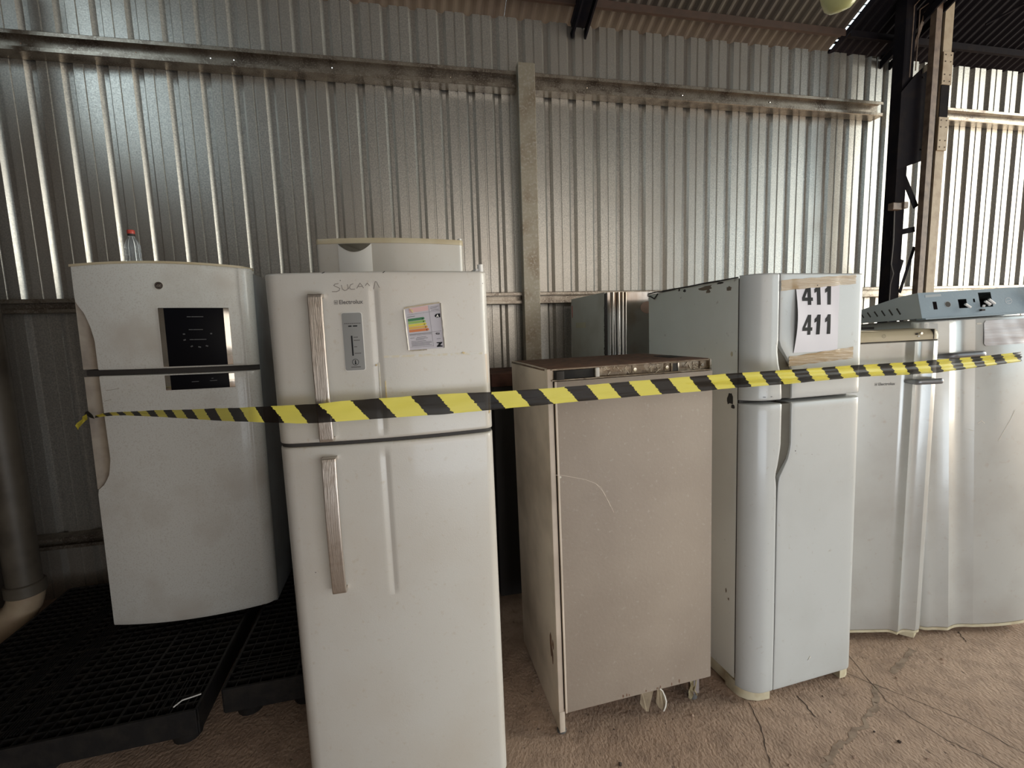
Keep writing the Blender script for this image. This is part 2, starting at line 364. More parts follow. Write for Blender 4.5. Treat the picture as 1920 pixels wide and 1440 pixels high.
TAPE=[[-1.371,2.291,1.24,-1.375,2.295,1.228,-10.88],[-1.302,2.222,1.256,-1.306,2.226,1.242,-10.32],[-1.237,2.157,1.268,-1.242,2.162,1.252,-9.76],[-1.177,2.097,1.275,-1.181,2.101,1.26,-9.2],[-1.12,2.04,1.282,-1.123,2.043,1.267,-8.679],[-1.065,1.985,1.289,-1.069,1.989,1.271,-8.179],[-1.013,1.933,1.295,-1.017,1.937,1.276,-7.7],[-0.963,1.883,1.302,-0.968,1.888,1.28,-7.233],[-0.916,1.836,1.308,-0.921,1.841,1.284,-6.781],[-0.87,1.79,1.313,-0.875,1.795,1.288,-6.344],[-0.827,1.747,1.318,-0.832,1.752,1.291,-5.919],[-0.785,1.705,1.322,-0.791,1.711,1.294,-5.541],[-0.746,1.666,1.327,-0.751,1.671,1.297,-5.162],[-0.707,1.627,1.331,-0.713,1.633,1.3,-4.814],[-0.67,1.59,1.336,-0.676,1.596,1.302,-4.488],[-0.635,1.555,1.34,-0.641,1.561,1.305,-4.163],[-0.601,1.521,1.345,-0.607,1.527,1.307,-3.844],[-0.568,1.488,1.348,-0.574,1.494,1.31,-3.533],[-0.537,1.457,1.352,-0.542,1.462,1.313,-3.222],[-0.506,1.426,1.355,-0.512,1.432,1.315,-2.927],[-0.477,1.397,1.359,-0.483,1.403,1.318,-2.673],[-0.449,1.369,1.363,-0.454,1.374,1.321,-2.418],[-0.421,1.341,1.366,-0.427,1.347,1.323,-2.164],[-0.405,1.347,1.365,-0.409,1.348,1.321,-1.939],[-0.384,1.342,1.366,-0.389,1.343,1.32,-1.768],[-0.364,1.337,1.366,-0.368,1.338,1.319,-1.598],[-0.344,1.332,1.367,-0.348,1.333,1.318,-1.427],[-0.324,1.327,1.367,-0.328,1.328,1.316,-1.256],[-0.304,1.322,1.368,-0.308,1.323,1.316,-1.085],[-0.284,1.317,1.368,-0.288,1.318,1.316,-0.939],[-0.265,1.315,1.368,-0.269,1.315,1.316,-0.817],[-0.246,1.316,1.369,-0.249,1.316,1.316,-0.696],[-0.226,1.316,1.371,-0.23,1.316,1.316,-0.574],[-0.207,1.317,1.372,-0.211,1.317,1.316,-0.452],[-0.188,1.318,1.372,-0.191,1.317,1.316,-0.33],[-0.168,1.318,1.372,-0.172,1.318,1.316,-0.209],[-0.148,1.319,1.372,-0.152,1.319,1.316,-0.087],[-0.129,1.319,1.373,-0.132,1.319,1.316,0.036],[-0.109,1.32,1.373,-0.112,1.32,1.316,0.162],[-0.089,1.32,1.373,-0.092,1.32,1.316,0.288],[-0.068,1.321,1.373,-0.072,1.321,1.316,0.414],[-0.048,1.322,1.373,-0.051,1.322,1.316,0.541],[-0.027,1.322,1.374,-0.031,1.322,1.316,0.667],[-0.007,1.323,1.374,-0.01,1.323,1.316,0.793],[0.014,1.323,1.374,0.011,1.323,1.316,0.919],[0.035,1.324,1.374,0.032,1.324,1.316,1.049],[0.056,1.325,1.374,0.053,1.325,1.315,1.186],[0.078,1.325,1.374,0.075,1.325,1.315,1.324],[0.099,1.326,1.374,0.096,1.326,1.316,1.461],[0.121,1.327,1.373,0.118,1.326,1.316,1.598],[0.142,1.327,1.373,0.14,1.327,1.317,1.735],[0.164,1.328,1.372,0.162,1.328,1.317,1.873],[0.186,1.328,1.372,0.184,1.328,1.318,2.011],[0.208,1.329,1.371,0.207,1.329,1.318,2.167],[0.231,1.33,1.371,0.229,1.33,1.319,2.322],[0.254,1.331,1.371,0.252,1.331,1.319,2.478],[0.277,1.333,1.371,0.275,1.332,1.32,2.633],[0.3,1.334,1.371,0.298,1.334,1.32,2.789],[0.323,1.336,1.371,0.322,1.336,1.32,2.944],[0.347,1.337,1.371,0.345,1.337,1.321,3.099],[0.371,1.339,1.371,0.369,1.339,1.321,3.253],[0.395,1.341,1.371,0.393,1.341,1.322,3.407],[0.419,1.342,1.371,0.418,1.342,1.322,3.56],[0.443,1.344,1.372,0.442,1.344,1.323,3.714],[0.468,1.346,1.372,0.467,1.346,1.323,3.868],[0.493,1.348,1.372,0.492,1.347,1.324,4.025],[0.518,1.349,1.373,0.518,1.349,1.324,4.203],[0.544,1.351,1.373,0.543,1.351,1.324,4.38],[0.569,1.353,1.374,0.569,1.353,1.325,4.557],[0.595,1.355,1.374,0.595,1.355,1.325,4.734],[0.621,1.356,1.375,0.621,1.356,1.325,4.911],[0.648,1.358,1.375,0.648,1.358,1.325,5.092],[0.674,1.36,1.376,0.674,1.36,1.326,5.276],[0.701,1.362,1.376,0.701,1.362,1.326,5.461],[0.728,1.364,1.376,0.729,1.364,1.326,5.645],[0.756,1.366,1.377,0.756,1.366,1.326,5.829],[0.784,1.368,1.377,0.784,1.368,1.326,6.014],[0.812,1.37,1.377,0.812,1.37,1.326,6.205],[0.84,1.372,1.378,0.84,1.372,1.326,6.397],[0.868,1.374,1.378,0.869,1.374,1.326,6.589],[0.897,1.376,1.378,0.898,1.376,1.326,6.781],[0.926,1.378,1.379,0.927,1.378,1.326,6.973],[0.956,1.38,1.379,0.957,1.38,1.326,7.182],[0.985,1.382,1.379,0.987,1.382,1.327,7.394],[1.015,1.384,1.38,1.017,1.384,1.328,7.606],[1.046,1.386,1.38,1.047,1.386,1.328,7.818],[1.076,1.388,1.38,1.078,1.388,1.329,8.032],[1.107,1.39,1.38,1.109,1.39,1.328,8.258],[1.139,1.392,1.38,1.141,1.392,1.328,8.484],[1.17,1.394,1.38,1.172,1.395,1.328,8.71],[1.202,1.397,1.38,1.204,1.397,1.328,8.935],[1.235,1.399,1.38,1.237,1.399,1.328,9.167],[1.267,1.401,1.38,1.27,1.401,1.328,9.4],[1.302,1.405,1.379,1.304,1.405,1.327,9.633],[1.336,1.409,1.379,1.339,1.409,1.328,9.867],[1.371,1.412,1.379,1.374,1.412,1.328,10.109],[1.407,1.416,1.379,1.41,1.416,1.329,10.364],[1.442,1.419,1.379,1.445,1.42,1.329,10.618],[1.479,1.423,1.379,1.482,1.423,1.329,10.873],[1.515,1.427,1.379,1.519,1.427,1.33,11.132],[1.553,1.43,1.379,1.556,1.431,1.33,11.396],[1.59,1.434,1.379,1.594,1.434,1.331,11.66],[1.628,1.438,1.379,1.632,1.438,1.331,11.925],[1.667,1.442,1.378,1.671,1.442,1.331,12.2],[1.706,1.446,1.378,1.71,1.446,1.33,12.48],[1.746,1.45,1.377,1.75,1.45,1.329,12.76],[1.785,1.452,1.377,1.789,1.453,1.328,13.043],[1.824,1.455,1.377,1.828,1.455,1.327,13.348],[1.863,1.457,1.376,1.867,1.458,1.326,13.652],[1.903,1.46,1.376,1.907,1.46,1.325,13.957],[1.943,1.463,1.377,1.948,1.463,1.325,14.273],[1.983,1.465,1.377,1.989,1.466,1.325,14.591],[2.024,1.468,1.378,2.03,1.468,1.324,14.909],[2.066,1.471,1.379,2.072,1.471,1.324,15.238],[2.108,1.473,1.379,2.114,1.474,1.326,15.571],[2.151,1.476,1.379,2.156,1.476,1.328,15.905],[2.194,1.479,1.38,2.199,1.479,1.329,16.25],[2.237,1.482,1.38,2.243,1.482,1.331,16.6],[2.281,1.485,1.381,2.287,1.485,1.333,16.95],[2.326,1.487,1.381,2.332,1.488,1.335,17.316],[2.371,1.49,1.382,2.377,1.491,1.337,17.684],[2.417,1.493,1.384,2.423,1.494,1.339,18.05],[2.463,1.496,1.385,2.469,1.497,1.341,18.4],[2.51,1.499,1.387,2.516,1.5,1.343,18.75],[2.557,1.502,1.389,2.563,1.503,1.345,19.0],[2.56,1.503,1.389,2.567,1.503,1.345,19.0]]
# ================================================================ the setting
P_ = 0.1732522; X0 = -2.015; YP = 3.186; YR = 3.216; EAVE = 3.572
fl = boxo('floor', (-2.6, -7.2, -.12, 9.4, 3.26, 0), concrete, kind='structure')
def line_strip(name, pts, w0, m, z=.0012, jit=.004):
    bm = bmesh.new(); rr = random.Random(len(pts) * 7 + int(pts[0][0] * 100))
    P = []
    for (a, b_) in zip(pts, pts[1:]):
        for i in range(8): P.append((a[0] + (b_[0] - a[0]) * i / 8 + rr.uniform(-jit, jit), a[1] + (b_[1] - a[1]) * i / 8 + rr.uniform(-jit, jit)))
    P.append(pts[-1])
    L_ = []
    for i, p in enumerate(P):
        q = P[min(i + 1, len(P) - 1)]; o = P[max(i - 1, 0)]
        d = Vector((q[0] - o[0], q[1] - o[1])).normalized(); s = Vector((-d.y, d.x)) * w0 * rr.uniform(.35, 1) * .5
        L_.append((bm.verts.new((p[0] + s.x, p[1] + s.y, z)), bm.verts.new((p[0] - s.x, p[1] - s.y, z))))
    for a, b_ in zip(L_, L_[1:]): bm.faces.new((a[0], a[1], b_[1], b_[0]))
    return fin(name, bm, m, fl, smooth=0)
line_strip('floor_crack', [(1.262, 1.50), (1.214, 1.377), (1.138, 1.24), (.98, .98)], .004, crackm)
line_strip('floor_crack', [(1.90, 1.66), (1.80, 1.38), (1.83, 1.20), (1.90, 1.06), (2.0, .9)], .004, crackm)
line_strip('floor_crack', [(1.60, 1.80), (1.86, 1.43), (1.99, 1.24), (2.06, 1.0)], .003, crackm)
line_strip('floor_crack', [(1.477, 1.485), (1.462, 1.379)], .005, crackm)
line_strip('floor_crack', [(2.548, 1.633), (2.50, 1.57)], .006, crackm)
line_strip('floor_scar', [(2.211, 1.588), (2.09, 1.54), (1.971, 1.495)], .035, scarm)
line_strip('floor_scar', [(1.845, 1.453), (1.741, 1.377), (1.607, 1.306), (1.439, 1.252), (1.314, 1.198)], .028, scarm, jit=.009)
for i in range(46):
    rr = random.Random(i + 40)
    x, y = rr.uniform(.45, 2.9), rr.uniform(.8, 1.55)
    bm = bmesh.new(); bmesh.ops.create_icosphere(bm, subdivisions=1, radius=rr.uniform(.003, .007), matrix=Matrix.Translation((x, y, .002)))
    for v in bm.verts: v.co += Vector((rr.uniform(-.002, .002), rr.uniform(-.002, .002), rr.uniform(-.001, .002)))
    fin('grit_crumb', bm, concrete if i % 3 else crackm, fl, smooth=0)
ground = boxo('ground', (-40, -40, -.2, 60, 40, -.13), mat('red_earth', (0.42, 0.26, 0.17), .95), kind='structure')

wall = struct('wall_back')
def rib_profile(k0, k1):
    F = []
    for k in range(k0, k1):
        x = X0 + k * P_
        F += [(x, YP), (x + .020, YP + .026), (x + .043, YP + .026), (x + .060, YP), (x + .106, YP), (x + .109, YP + .006), (x + .118, YP + .006), (x + .121, YP)]
    F.append((X0 + k1 * P_, YP))
    return F
for k in range(-3, 57, 6):
    F = rib_profile(k, k + 6)
    B = [(x, y + .0015) for x, y in F]
    bm = bmesh.new(); sweep(bm, F + B[::-1], 'z', .0, EAVE + (k % 4) * .002)
    fin('cladding_sheet', bm, galv, wall, smooth=0)
def girt(z0, z1, x0, x1, m=girtm, y=3.095):
    r = .012; P = [(3.184, z1), (y + .004, z1), (y, z1 - .004), (y, z1 - .016), (y + .003, z1 - .018), (y + .003, z1 - .006)]
    # channel with its hollow towards the room: lips top and bottom, web at the wall
    P = [(3.184, z0), (3.184, z1), (y + r * .3, z1), (y, z1 - r * .3), (y, z1 - .022), (y + .003, z1 - .022), (y + .003, z1 - .005),
         (y + .045, z1 - .012), (y + .045, z0 + .012), (y + .003, z0 + .005), (y + .003, z0 + .022), (y, z0 + .022), (y, z0 + r * .3), (y + r * .3, z0)]
    bm = bmesh.new(); sweep(bm, P, 'x', x0, x1); return fin('girt', bm, m, wall, smooth=25)
girt(3.10, 3.205, -2.499, .735); girt(3.10, 3.205, .825, 3.62)
girt(3.11, 3.205, 3.92, 9.0)
girt(1.725, 1.805, -2.499, .735); girt(1.725, 1.805, .825, 9.0)
girt(.345, .415, -2.499, 9.0)
bm = bmesh.new()
sweep(bm, [(.728, 3.032), (.832, 3.032), (.835, 3.035), (.835, 3.094), (.825, 3.094), (.825, 3.045), (.735, 3.045), (.735, 3.094), (.725, 3.094), (.725, 3.035)], 'z', 0, 3.225)
fin('wall_post', bm, postm, wall, smooth=0)
# screws on the upper girt
for i, x in enumerate((-1.95, -1.42, -1.05, -.93, -.4, .3, 1.2, 1.9, 2.6)):
    bm = bmesh.new(); cyl(bm, (x, 3.093, 3.135), (x + .004, 3.080, 3.128), .003, 6); fin('screw', bm, chrome, wall)
wl = boxo('wall_left', (-2.60, -7.2, 0, -2.50, 3.25, 3.30), concrete_w, kind='structure')
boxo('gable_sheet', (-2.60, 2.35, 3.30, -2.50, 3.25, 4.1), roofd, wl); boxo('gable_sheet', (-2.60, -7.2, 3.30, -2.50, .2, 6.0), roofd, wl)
wr = boxo('wall_rear', (-2.6, -7.3, 0, 9.3, -7.2, 3.6), concrete_w, kind='structure')

# roof
roof = struct('ceiling')
S_ = 0.5; RY0, RZ0, RIDGE = 3.26, 3.64, -2.0
def rz(y): return RZ0 + S_ * (RY0 - y) if y >= RIDGE else RZ0 + S_ * (RY0 - RIDGE) - S_ * (RIDGE - y)
def roof_sheet(x0, x1, y0, y1, m, lift=0):
    bm = bmesh.new(); n = max(6, int((x1 - x0) / .0127)); R = []
    for y in (y0, y1):
        R.append([[bm.verts.new((x0 + (x1 - x0) * i / n, y, rz(y) + lift + t + .011 * math.sin(2 * math.pi * (x0 + (x1 - x0) * i / n) / .076))) for i in range(n + 1)] for t in (0, .004)])
    for i in range(n):
        bm.faces.new((R[0][0][i], R[0][0][i + 1], R[1][0][i + 1], R[1][0][i]))
        bm.faces.new((R[0][1][i], R[1][1][i], R[1][1][i + 1], R[0][1][i + 1]))
        bm.faces.new((R[0][0][i], R[0][1][i], R[0][1][i + 1], R[0][0][i + 1]))
    return fin('roof_sheet', bm, m, roof, smooth=0)
xs = [-3.3, -2.3, -1.3, -.3, .7, 1.7, 2.45, 3.265]
for a, b_ in zip(xs, xs[1:]):
    roof_sheet(a, b_ - .001, RY0 + .12, 1.0, roofm)
    roof_sheet(a, b_ - .001, 1.04, -2.0, roofm, .012)
    roof_sheet(a, b_ - .001, -2.0, -7.4, roofm, .012)
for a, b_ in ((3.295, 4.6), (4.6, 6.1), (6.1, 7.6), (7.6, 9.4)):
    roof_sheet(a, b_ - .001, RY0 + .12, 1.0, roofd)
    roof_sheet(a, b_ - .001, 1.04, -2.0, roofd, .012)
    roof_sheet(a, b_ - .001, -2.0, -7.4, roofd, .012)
# battered flashing over the joint; daylight shows where it has come away
fy = [(3.40, 3.275), (3.245, 3.222), (3.214, 3.162), (3.128, 3.115), (3.09, 3.080), (3.045, 3.035), (3.002, 2.992), (2.955, 1.0)]
for a, b_ in fy:
    bm = bmesh.new()
    vs = [bm.verts.new(p) for p in ((3.24, a, rz(a) + .02), (3.32, a - .01, rz(a) + .02), (3.32, b_, rz(b_) + .02), (3.24, b_ + .008, rz(b_) + .02))]
    bm.faces.new(vs); g = bmesh.ops.extrude_face_region(bm, geom=bm.faces[:])
    for v in [e for e in g['geom'] if isinstance(e, bmesh.types.BMVert)]: v.co.z += .002
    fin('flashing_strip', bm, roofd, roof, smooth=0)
for a, b_ in ((1.0, -2.0), (-2.0, -7.4)):
    bm = bmesh.new()
    vs = [bm.verts.new(p) for p in ((3.24, a, rz(a) + .032), (3.32, a, rz(a) + .032), (3.32, b_, rz(b_) + .032), (3.24, b_, rz(b_) + .032))]
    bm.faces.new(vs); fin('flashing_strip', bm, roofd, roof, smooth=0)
def purlin(y, m, x0=-3.25, x1=3.25, dz=0):
    z = rz(y) - .03 + dz
    bm = bmesh.new(); sweep(bm, [(y, z), (y + .05, z - .02), (y + .05, z - .03), (y + .006, z - .012), (y + .006, z - .045), (y, z - .045)], 'x', x0, x1)
    fin('purlin', bm, m, roof, smooth=0)
for y in (3.10, 1.8, .5, -.8): purlin(y, rustm)
for y in (3.10, 1.8, .5): purlin(y, darksteel, 3.3, 9.3)
for x, m in ((1.19, darksteel), (-2.2, darksteel), (3.72, darksteel)):
    bm = bmesh.new()
    for off in (-.045, .045):
        bar(bm, (x + off, 3.20, rz(3.20) - .16), (x + off, -2.0, rz(-2) - .16), .05, .012, (1, 0, 0))
    bar(bm, (x, 3.2, rz(3.2) - .09), (x, -2.0, rz(-2) - .09), .10, .05, (0, .45, .9))
    fin('rafter', bm, m, roof, smooth=0)
# brace wires near the column, under the dark bay
for p, q in (((3.98, 2.7, 3.55), (6.2, .6, 4.6)), ((5.1, 3.05, 3.50), (6.3, 1.9, 3.95))):
    bm = bmesh.new(); cyl(bm, p, q, .008, 8); fin('brace_rod', bm, darksteel, roof)

# ================================================================ lattice column
col = thing('lattice_column', 'dark riveted steel lattice column against the corrugated wall, right of the 411 refrigerator', 'column', (3.7, 2.9, 0))
CX, CY = 3.7, 2.9
def cp(name, fn, m, label=None, smooth=0, parent=None):
    bm = bmesh.new(); fn(bm)
    o = fin(name, bm, m, parent or col, smooth=smooth, label=label); return o
def W(x, y, z): return (x - CX, y - CY, z)
def left_chord(bm):
    sweep(bm, [(3.51 - CX, -.03), (3.60 - CX, -.03), (3.60 - CX, -.02), (3.52 - CX, -.02), (3.52 - CX, .05), (3.51 - CX, .05)], 'z', 0, 4.0)
    sweep(bm, [(3.535 - CX, .0), (3.60 - CX, .0), (3.60 - CX, .05), (3.535 - CX, .05)], 'z', 0, 4.0)
cp('chord', left_chord, darksteel)
cp('chord', lambda bm: sweep(bm, [(-.015, -.10), (.035, -.10), (.035, -.090), (-.007, -.090), (-.007, -.06), (-.015, -.06)], 'z', 0, 4.1), brownsteel, 'brown primed angle chord')
cp('web_plate', lambda bm: box(bm, .030, -.05, 0, .12, -.035, 4.1), darksteel)
fl_ = cp('flange', lambda bm: box(bm, .095, -.075, 0, .172, -.06, 4.1), tansteel, 'tan painted flange')
for z0, z1 in ((3.205, 3.425), (2.755, 2.985)):
    sp = cp('splice_plate', lambda bm: box(bm, .090, -.086, z0, .178, -.075, z1, bev=.002), tansteel)
    for x in (.110, .158):
        for t in (.10, .30, .70, .90):
            bm = bmesh.new(); z = z0 + (z1 - z0) * t; cyl(bm, (x, -.086, z), (x, -.0885, z), .0042, 8)
            fin('rivet', bm, rustm, sp, smooth=0)
cp('flange_gap_plate', lambda bm: box(bm, .096, -.080, 2.985, .172, -.0745, 3.205), darksteel)
def gus(bm):
    sweep(bm, [(-.21, 2.62), (.01, 2.69), (.01, 3.36), (-.10, 3.27), (-.21, 3.15)], 'y', -.045, -.035)
cp('gusset_plate', gus, darksteel)
for x, z in ((.0, 2.77), (-.03, 3.26), (.03, 2.9)):
    bm = bmesh.new(); cyl(bm, (x, -.045, z), (x, -.052, z), .007, 6); fin('bolt', bm, black_plastic, col, smooth=0)
def brace(p0, p1, w, m=brownsteel, y=-.02): cp('lacing_bar', lambda bm: bar(bm, (p0[0] - CX, y, p0[1]), (p1[0] - CX, y, p1[1]), w, .006), m)
brace((3.555, 2.635), (3.72, 2.37), .045, darksteel); brace((3.60, 2.645), (3.73, 2.48), .02, brownsteel, .08)
brace((3.50, 2.17), (3.72, 2.21), .04, darksteel)
brace((3.73, 2.08), (3.62, 1.74), .022, darksteel); brace((3.75, 2.0), (3.67, 1.73), .03, darksteel, .08)
brace((3.60, 1.70), (3.73, 1.30), .03, darksteel); brace((3.52, 1.25), (3.73, 1.30), .04, darksteel)
brace((3.53, 3.25), (3.72, 3.80), .022, brownsteel); brace((3.625, 3.30), (3.70, 3.52), .012, brownsteel, .1)
brace((3.50, 3.85), (3.72, 4.0), .03, darksteel)
cp('gusset_plate', lambda bm: sweep(bm, [(-.045, 3.28), (.03, 3.33), (.03, 3.36), (-.04, 3.335)], 'y', -.06, -.05), postm)
for a, b_ in (((3.545, 3.25), (3.55, 3.72)), ((3.595, 3.30), (3.60, 3.70)), ((3.55, 3.72), (3.62, 3.79)), ((3.60, 3.70), (3.69, 3.76))):
    cp('tie_rod', lambda bm: cyl(bm, (a[0] - CX, -.05, a[1]), (b_[0] - CX, -.05, b_[1]), .0035, 6), brownsteel)
cp('junction_bracket', lambda bm: (box(bm, -.25, -.07, 2.335, -.17, -.03, 2.385, bev=.004), box(bm, -.165, -.08, 2.345, -.125, -.03, 2.39, bev=.003)), brownsteel)
bm = bmesh.new()
pts = [(-.20, -.04, 2.34), (-.197, -.045, 2.1), (-.205, -.045, 1.95), (-.185, -.05, 1.88), (-.20, -.045, 1.80), (-.195, -.04, 1.5)]
for a, b_ in zip(pts, pts[1:]): cyl(bm, a, b_, .0035, 6)
fin('loose_wire', bm, grey_ink, col)

# hanging lamp
lamp = thing('hanging_lamp', 'yellowed glass bell lamp hanging under the dark roof, cut by the top edge', 'lamp', (1.955, 1.9, 2.93), (.18, -.28, 0))
def lathe(bm, prof, seg=24, c=(0, 0)):
    R = [[bm.verts.new((c[0] + r * math.cos(2 * math.pi * i / seg), c[1] + r * math.sin(2 * math.pi * i / seg), z)) for i in range(seg)] for r, z in prof]
    for a, b_ in zip(R, R[1:]):
        for i in range(seg): bm.faces.new((a[i], a[(i + 1) % seg], b_[(i + 1) % seg], b_[i]))
    bm.faces.new(R[0][::-1]); bm.faces.new(R[-1])
bm = bmesh.new(); lathe(bm, [(.012, 0), (.04, .004), (.06, .02), (.07, .05), (.082, .12), (.11, .20), (.115, .21), (.10, .22)]); fin('glass_bowl', bm, lampm, lamp, smooth=60)
bm = bmesh.new(); lathe(bm, [(.10, .22), (.09, .26), (.05, .30), (.045, .40), (.01, .42)]); fin('lamp_housing', bm, grey_side, lamp, smooth=40)
bm = bmesh.new(); cyl(bm, (0, 0, .41), (.30, -.2, 1.30), .004, 6); fin('cord', bm, gasket, lamp)

# drain pipe in the left corner
pp = thing('drain_pipe', 'grey plastic downpipe with pale elbow at the dark left end of the wall', 'pipe', (-2.10, 2.80, 0))
bm = bmesh.new(); cyl(bm, (0, 0, .26), (0, 0, 3.6), .072, 24); fin('pipe', bm, pvc, pp)
bm = bmesh.new(); lathe(bm, [(.078, .24), (.084, .245), (.084, .30), (.078, .305)]); fin('collar', bm, pvc, pp)
bm = bmesh.new(); R = []
for i in range(11):
    t = math.radians(72 * i / 10); c_ = Vector((-.20 + .20 * math.cos(t), -.10 * (1 - math.cos(t)) , .255 - .20 * math.sin(t)))
    d = Vector((-math.sin(t), -.4 * math.sin(t), -math.cos(t))).normalized(); s = Vector((0, 1, 0)); u = d.cross(s).normalized(); s = u.cross(d)
    R.append([bm.verts.new(c_ + (s * math.cos(a) + u * math.sin(a)) * .075) for a in [2 * math.pi * j / 20 for j in range(20)]])
for a, b_ in zip(R, R[1:]):
    for j in range(20): bm.faces.new((a[j], a[(j + 1) % 20], b_[(j + 1) % 20], b_[j]))
bm.faces.new(R[0]); bm.faces.new(R[-1][::-1]); fin('elbow', bm, pvc_pale, pp, smooth=60, label='pale dirty plastic elbow')

# ================================================================ pallets
def pallet(label, x, y, wx, dy, yaw, cell=.044, group=None):
    t = thing('plastic_pallet', label, 'pallet', (x, y, 0), (0, 0, yaw), group)
    H = .158
    bm = bmesh.new()
    nx = int(wx / cell); ny = int(dy / cell)
    for i in range(nx + 1):
        X = wx * i / nx; wd = .010 if i % 6 == 0 else .0036
        box(bm, X - wd / 2, 0, H - .05, X + wd / 2, dy, H)
    for j in range(ny + 1):
        Y = dy * j / ny; wd = .008 if j % 6 == 0 else .0036
        box(bm, 0, Y - wd / 2, H - .05, wx, Y + wd / 2, H - .0006)
    fin('deck_grid', bm, black_plastic, t, smooth=0)
    bm = bmesh.new()
    for a in ((0, -.006, wx, .006), (0, dy - .006, wx, dy + .006), (-.006, 0, .006, dy), (wx - .006, 0, wx + .006, dy)):
        box(bm, a[0], a[1], H - .10, a[2], a[3], H + .0006, bev=.002)
    fin('rim', bm, black_plastic, t, smooth=0)
    for X in ((0.07, wx / 2, wx - .07) if wx > .8 else (.07, wx - .07)):
        for Y in (.08, dy / 2, dy - .08):
            bm = bmesh.new(); lathe(bm, [(.05, 0), (.052, .01), (.062, H - .05), (.066, H - .016)], 16, (X, Y)); fin('foot_block', bm, black_plastic, t, smooth=40)
    return t
pl = pallet('black plastic grid pallet at the front left, under the refrigerator with black door display', -1.95, 1.765, 1.06, 1.20, .05)
pr_ = pallet('narrow black plastic pallet filling the gap between left refrigerator and silver handled one', -.83, 1.90, .36, 1.13, .03)
pallet('black plastic pallet hidden behind the silver handled refrigerator, carrying the tallest one', -.46, 2.29, .75, .74, 0)
# dense louvre patches on the deck
for (x0, y0, x1, y1) in ((.30, .06, .36, .95), (.42, .06, .48, .95), (.88, .03, 1.04, .20)):
    bm = bmesh.new(); n = 7
    for i in range(n): 
        X = x0 + (x1 - x0) * i / (n - 1); box(bm, X - .002, y0, .142, X + .002, y1, .1575)
    fin('louvre_patch', bm, black_plastic, pl, smooth=0)
bm = bmesh.new(); n = 6
for i in range(n): Y = .04 + .14 * i / (n - 1); box(bm, .02, Y - .002, .142, .34, Y + .002, .1575)
fin('louvre_patch', bm, black_plastic, pr_, smooth=0)
bm = bmesh.new(); P0 = [(-.975, 1.835, .168), (-.955, 1.86, .172), (-.925, 1.872, .17), (-.90, 1.885, .167)]
for a, b_ in zip(P0, P0[1:]): cyl(bm, a, b_, .0025, 6)
o = fin('cord_scrap', bm, white_plastic); o['label'] = 'short pale scrap of cord lying on the black pallet edge'; o['category'] = 'cord'

# ================================================================ refrigerator 1 (black display), left
f = thing('refrigerator', 'white bottom-heavy two-door refrigerator with black display panel, leftmost, on black pallet', 'refrigerator', (-1.51, 2.484, .166), fixed_rot(.0347, -.0049, .0118))
FR = {'f1': f}
w1 = .728
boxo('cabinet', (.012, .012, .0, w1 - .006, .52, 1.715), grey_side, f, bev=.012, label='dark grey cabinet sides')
def y1(x, z):
    return -.045 - .055 * (1 - ((x - .36) / .37) ** 2) + rnd(w1 - .002 - x, .045) + rnd(x, .006)
XL = [(0, .012), (.70, .012), (.714, .030), (.735, .052), (.78, .074), (.85, .086), (1.0, .083), (1.25, .079), (1.396, .078), (1.46, .066), (1.52, .046), (1.545, .028), (1.57, .014), (1.60, .012), (2, .012)]
def xl1(z): return interp(XL, z)
ts = frac([0, .004, .012, .03] + [.03 + (.66 - .03) * i / 16 for i in range(1, 17)] + [.672, .678, .684, .69, .698, .706, .713, .719, .7235, .726])
def y1g(x, z): return y1(x, z) + (.0025 if abs(x - .675) < .0035 else 0)
ed = lambda z, a, b_: rnd(z - a, .008) + rnd(b_ - z, .008)
za, zb = 1.262, 1.727
zs = [za, za + .002, za + .008] + [za + .008 + (zb - za - .016) * i / 30 for i in range(1, 30)] + [zb - .008, zb - .002, zb]
def arch(x): return .014 * (1 - ((x - .36) / .37) ** 2)
o = slab('door', zs, ts, xl1, .726, lambda x, z: y1g(x, z) + ed(z, za, zb), .006, enamel_f1, f, label='short upper freezer door')
for v in o.data.vertices:
    if v.co.z > 1.60: v.co.z += arch(v.co.x) * (v.co.z - 1.60) / .127
d1u = o
za2, zb2 = .028, 1.236
zs = [za2, za2 + .002, za2 + .008] + [za2 + .008 + (zb2 - za2 - .016) * i / 50 for i in range(1, 50)] + [zb2 - .008, zb2 - .002, zb2]
d1l = slab('door', zs, ts, xl1, .726, lambda x, z: y1g(x, z) + ed(z, za2, zb2), .006, enamel_f1, f, label='tall lower door')
# grip hollows along the left edge
for (a, b_, par) in ((1.266, 1.575, d1u), (.705, 1.232, d1l)):
    zs = [a + (b_ - a) * i / 20 for i in range(21)]
    slab('grip_recess', zs, [i / 8 for i in range(9)], .010, .092, lambda x, z: -.047 + .020 * math.sin(math.pi * min(1, (x - .01) / .082)) - .004 * (x - .01) / .082, .002, recess_beige, par)
slab('hinge_strip', [1.236, 1.262], [0, .25, .5, .75, 1], .012, .724, lambda x, z: y1(x, z) + .022, .006, gasket, f)
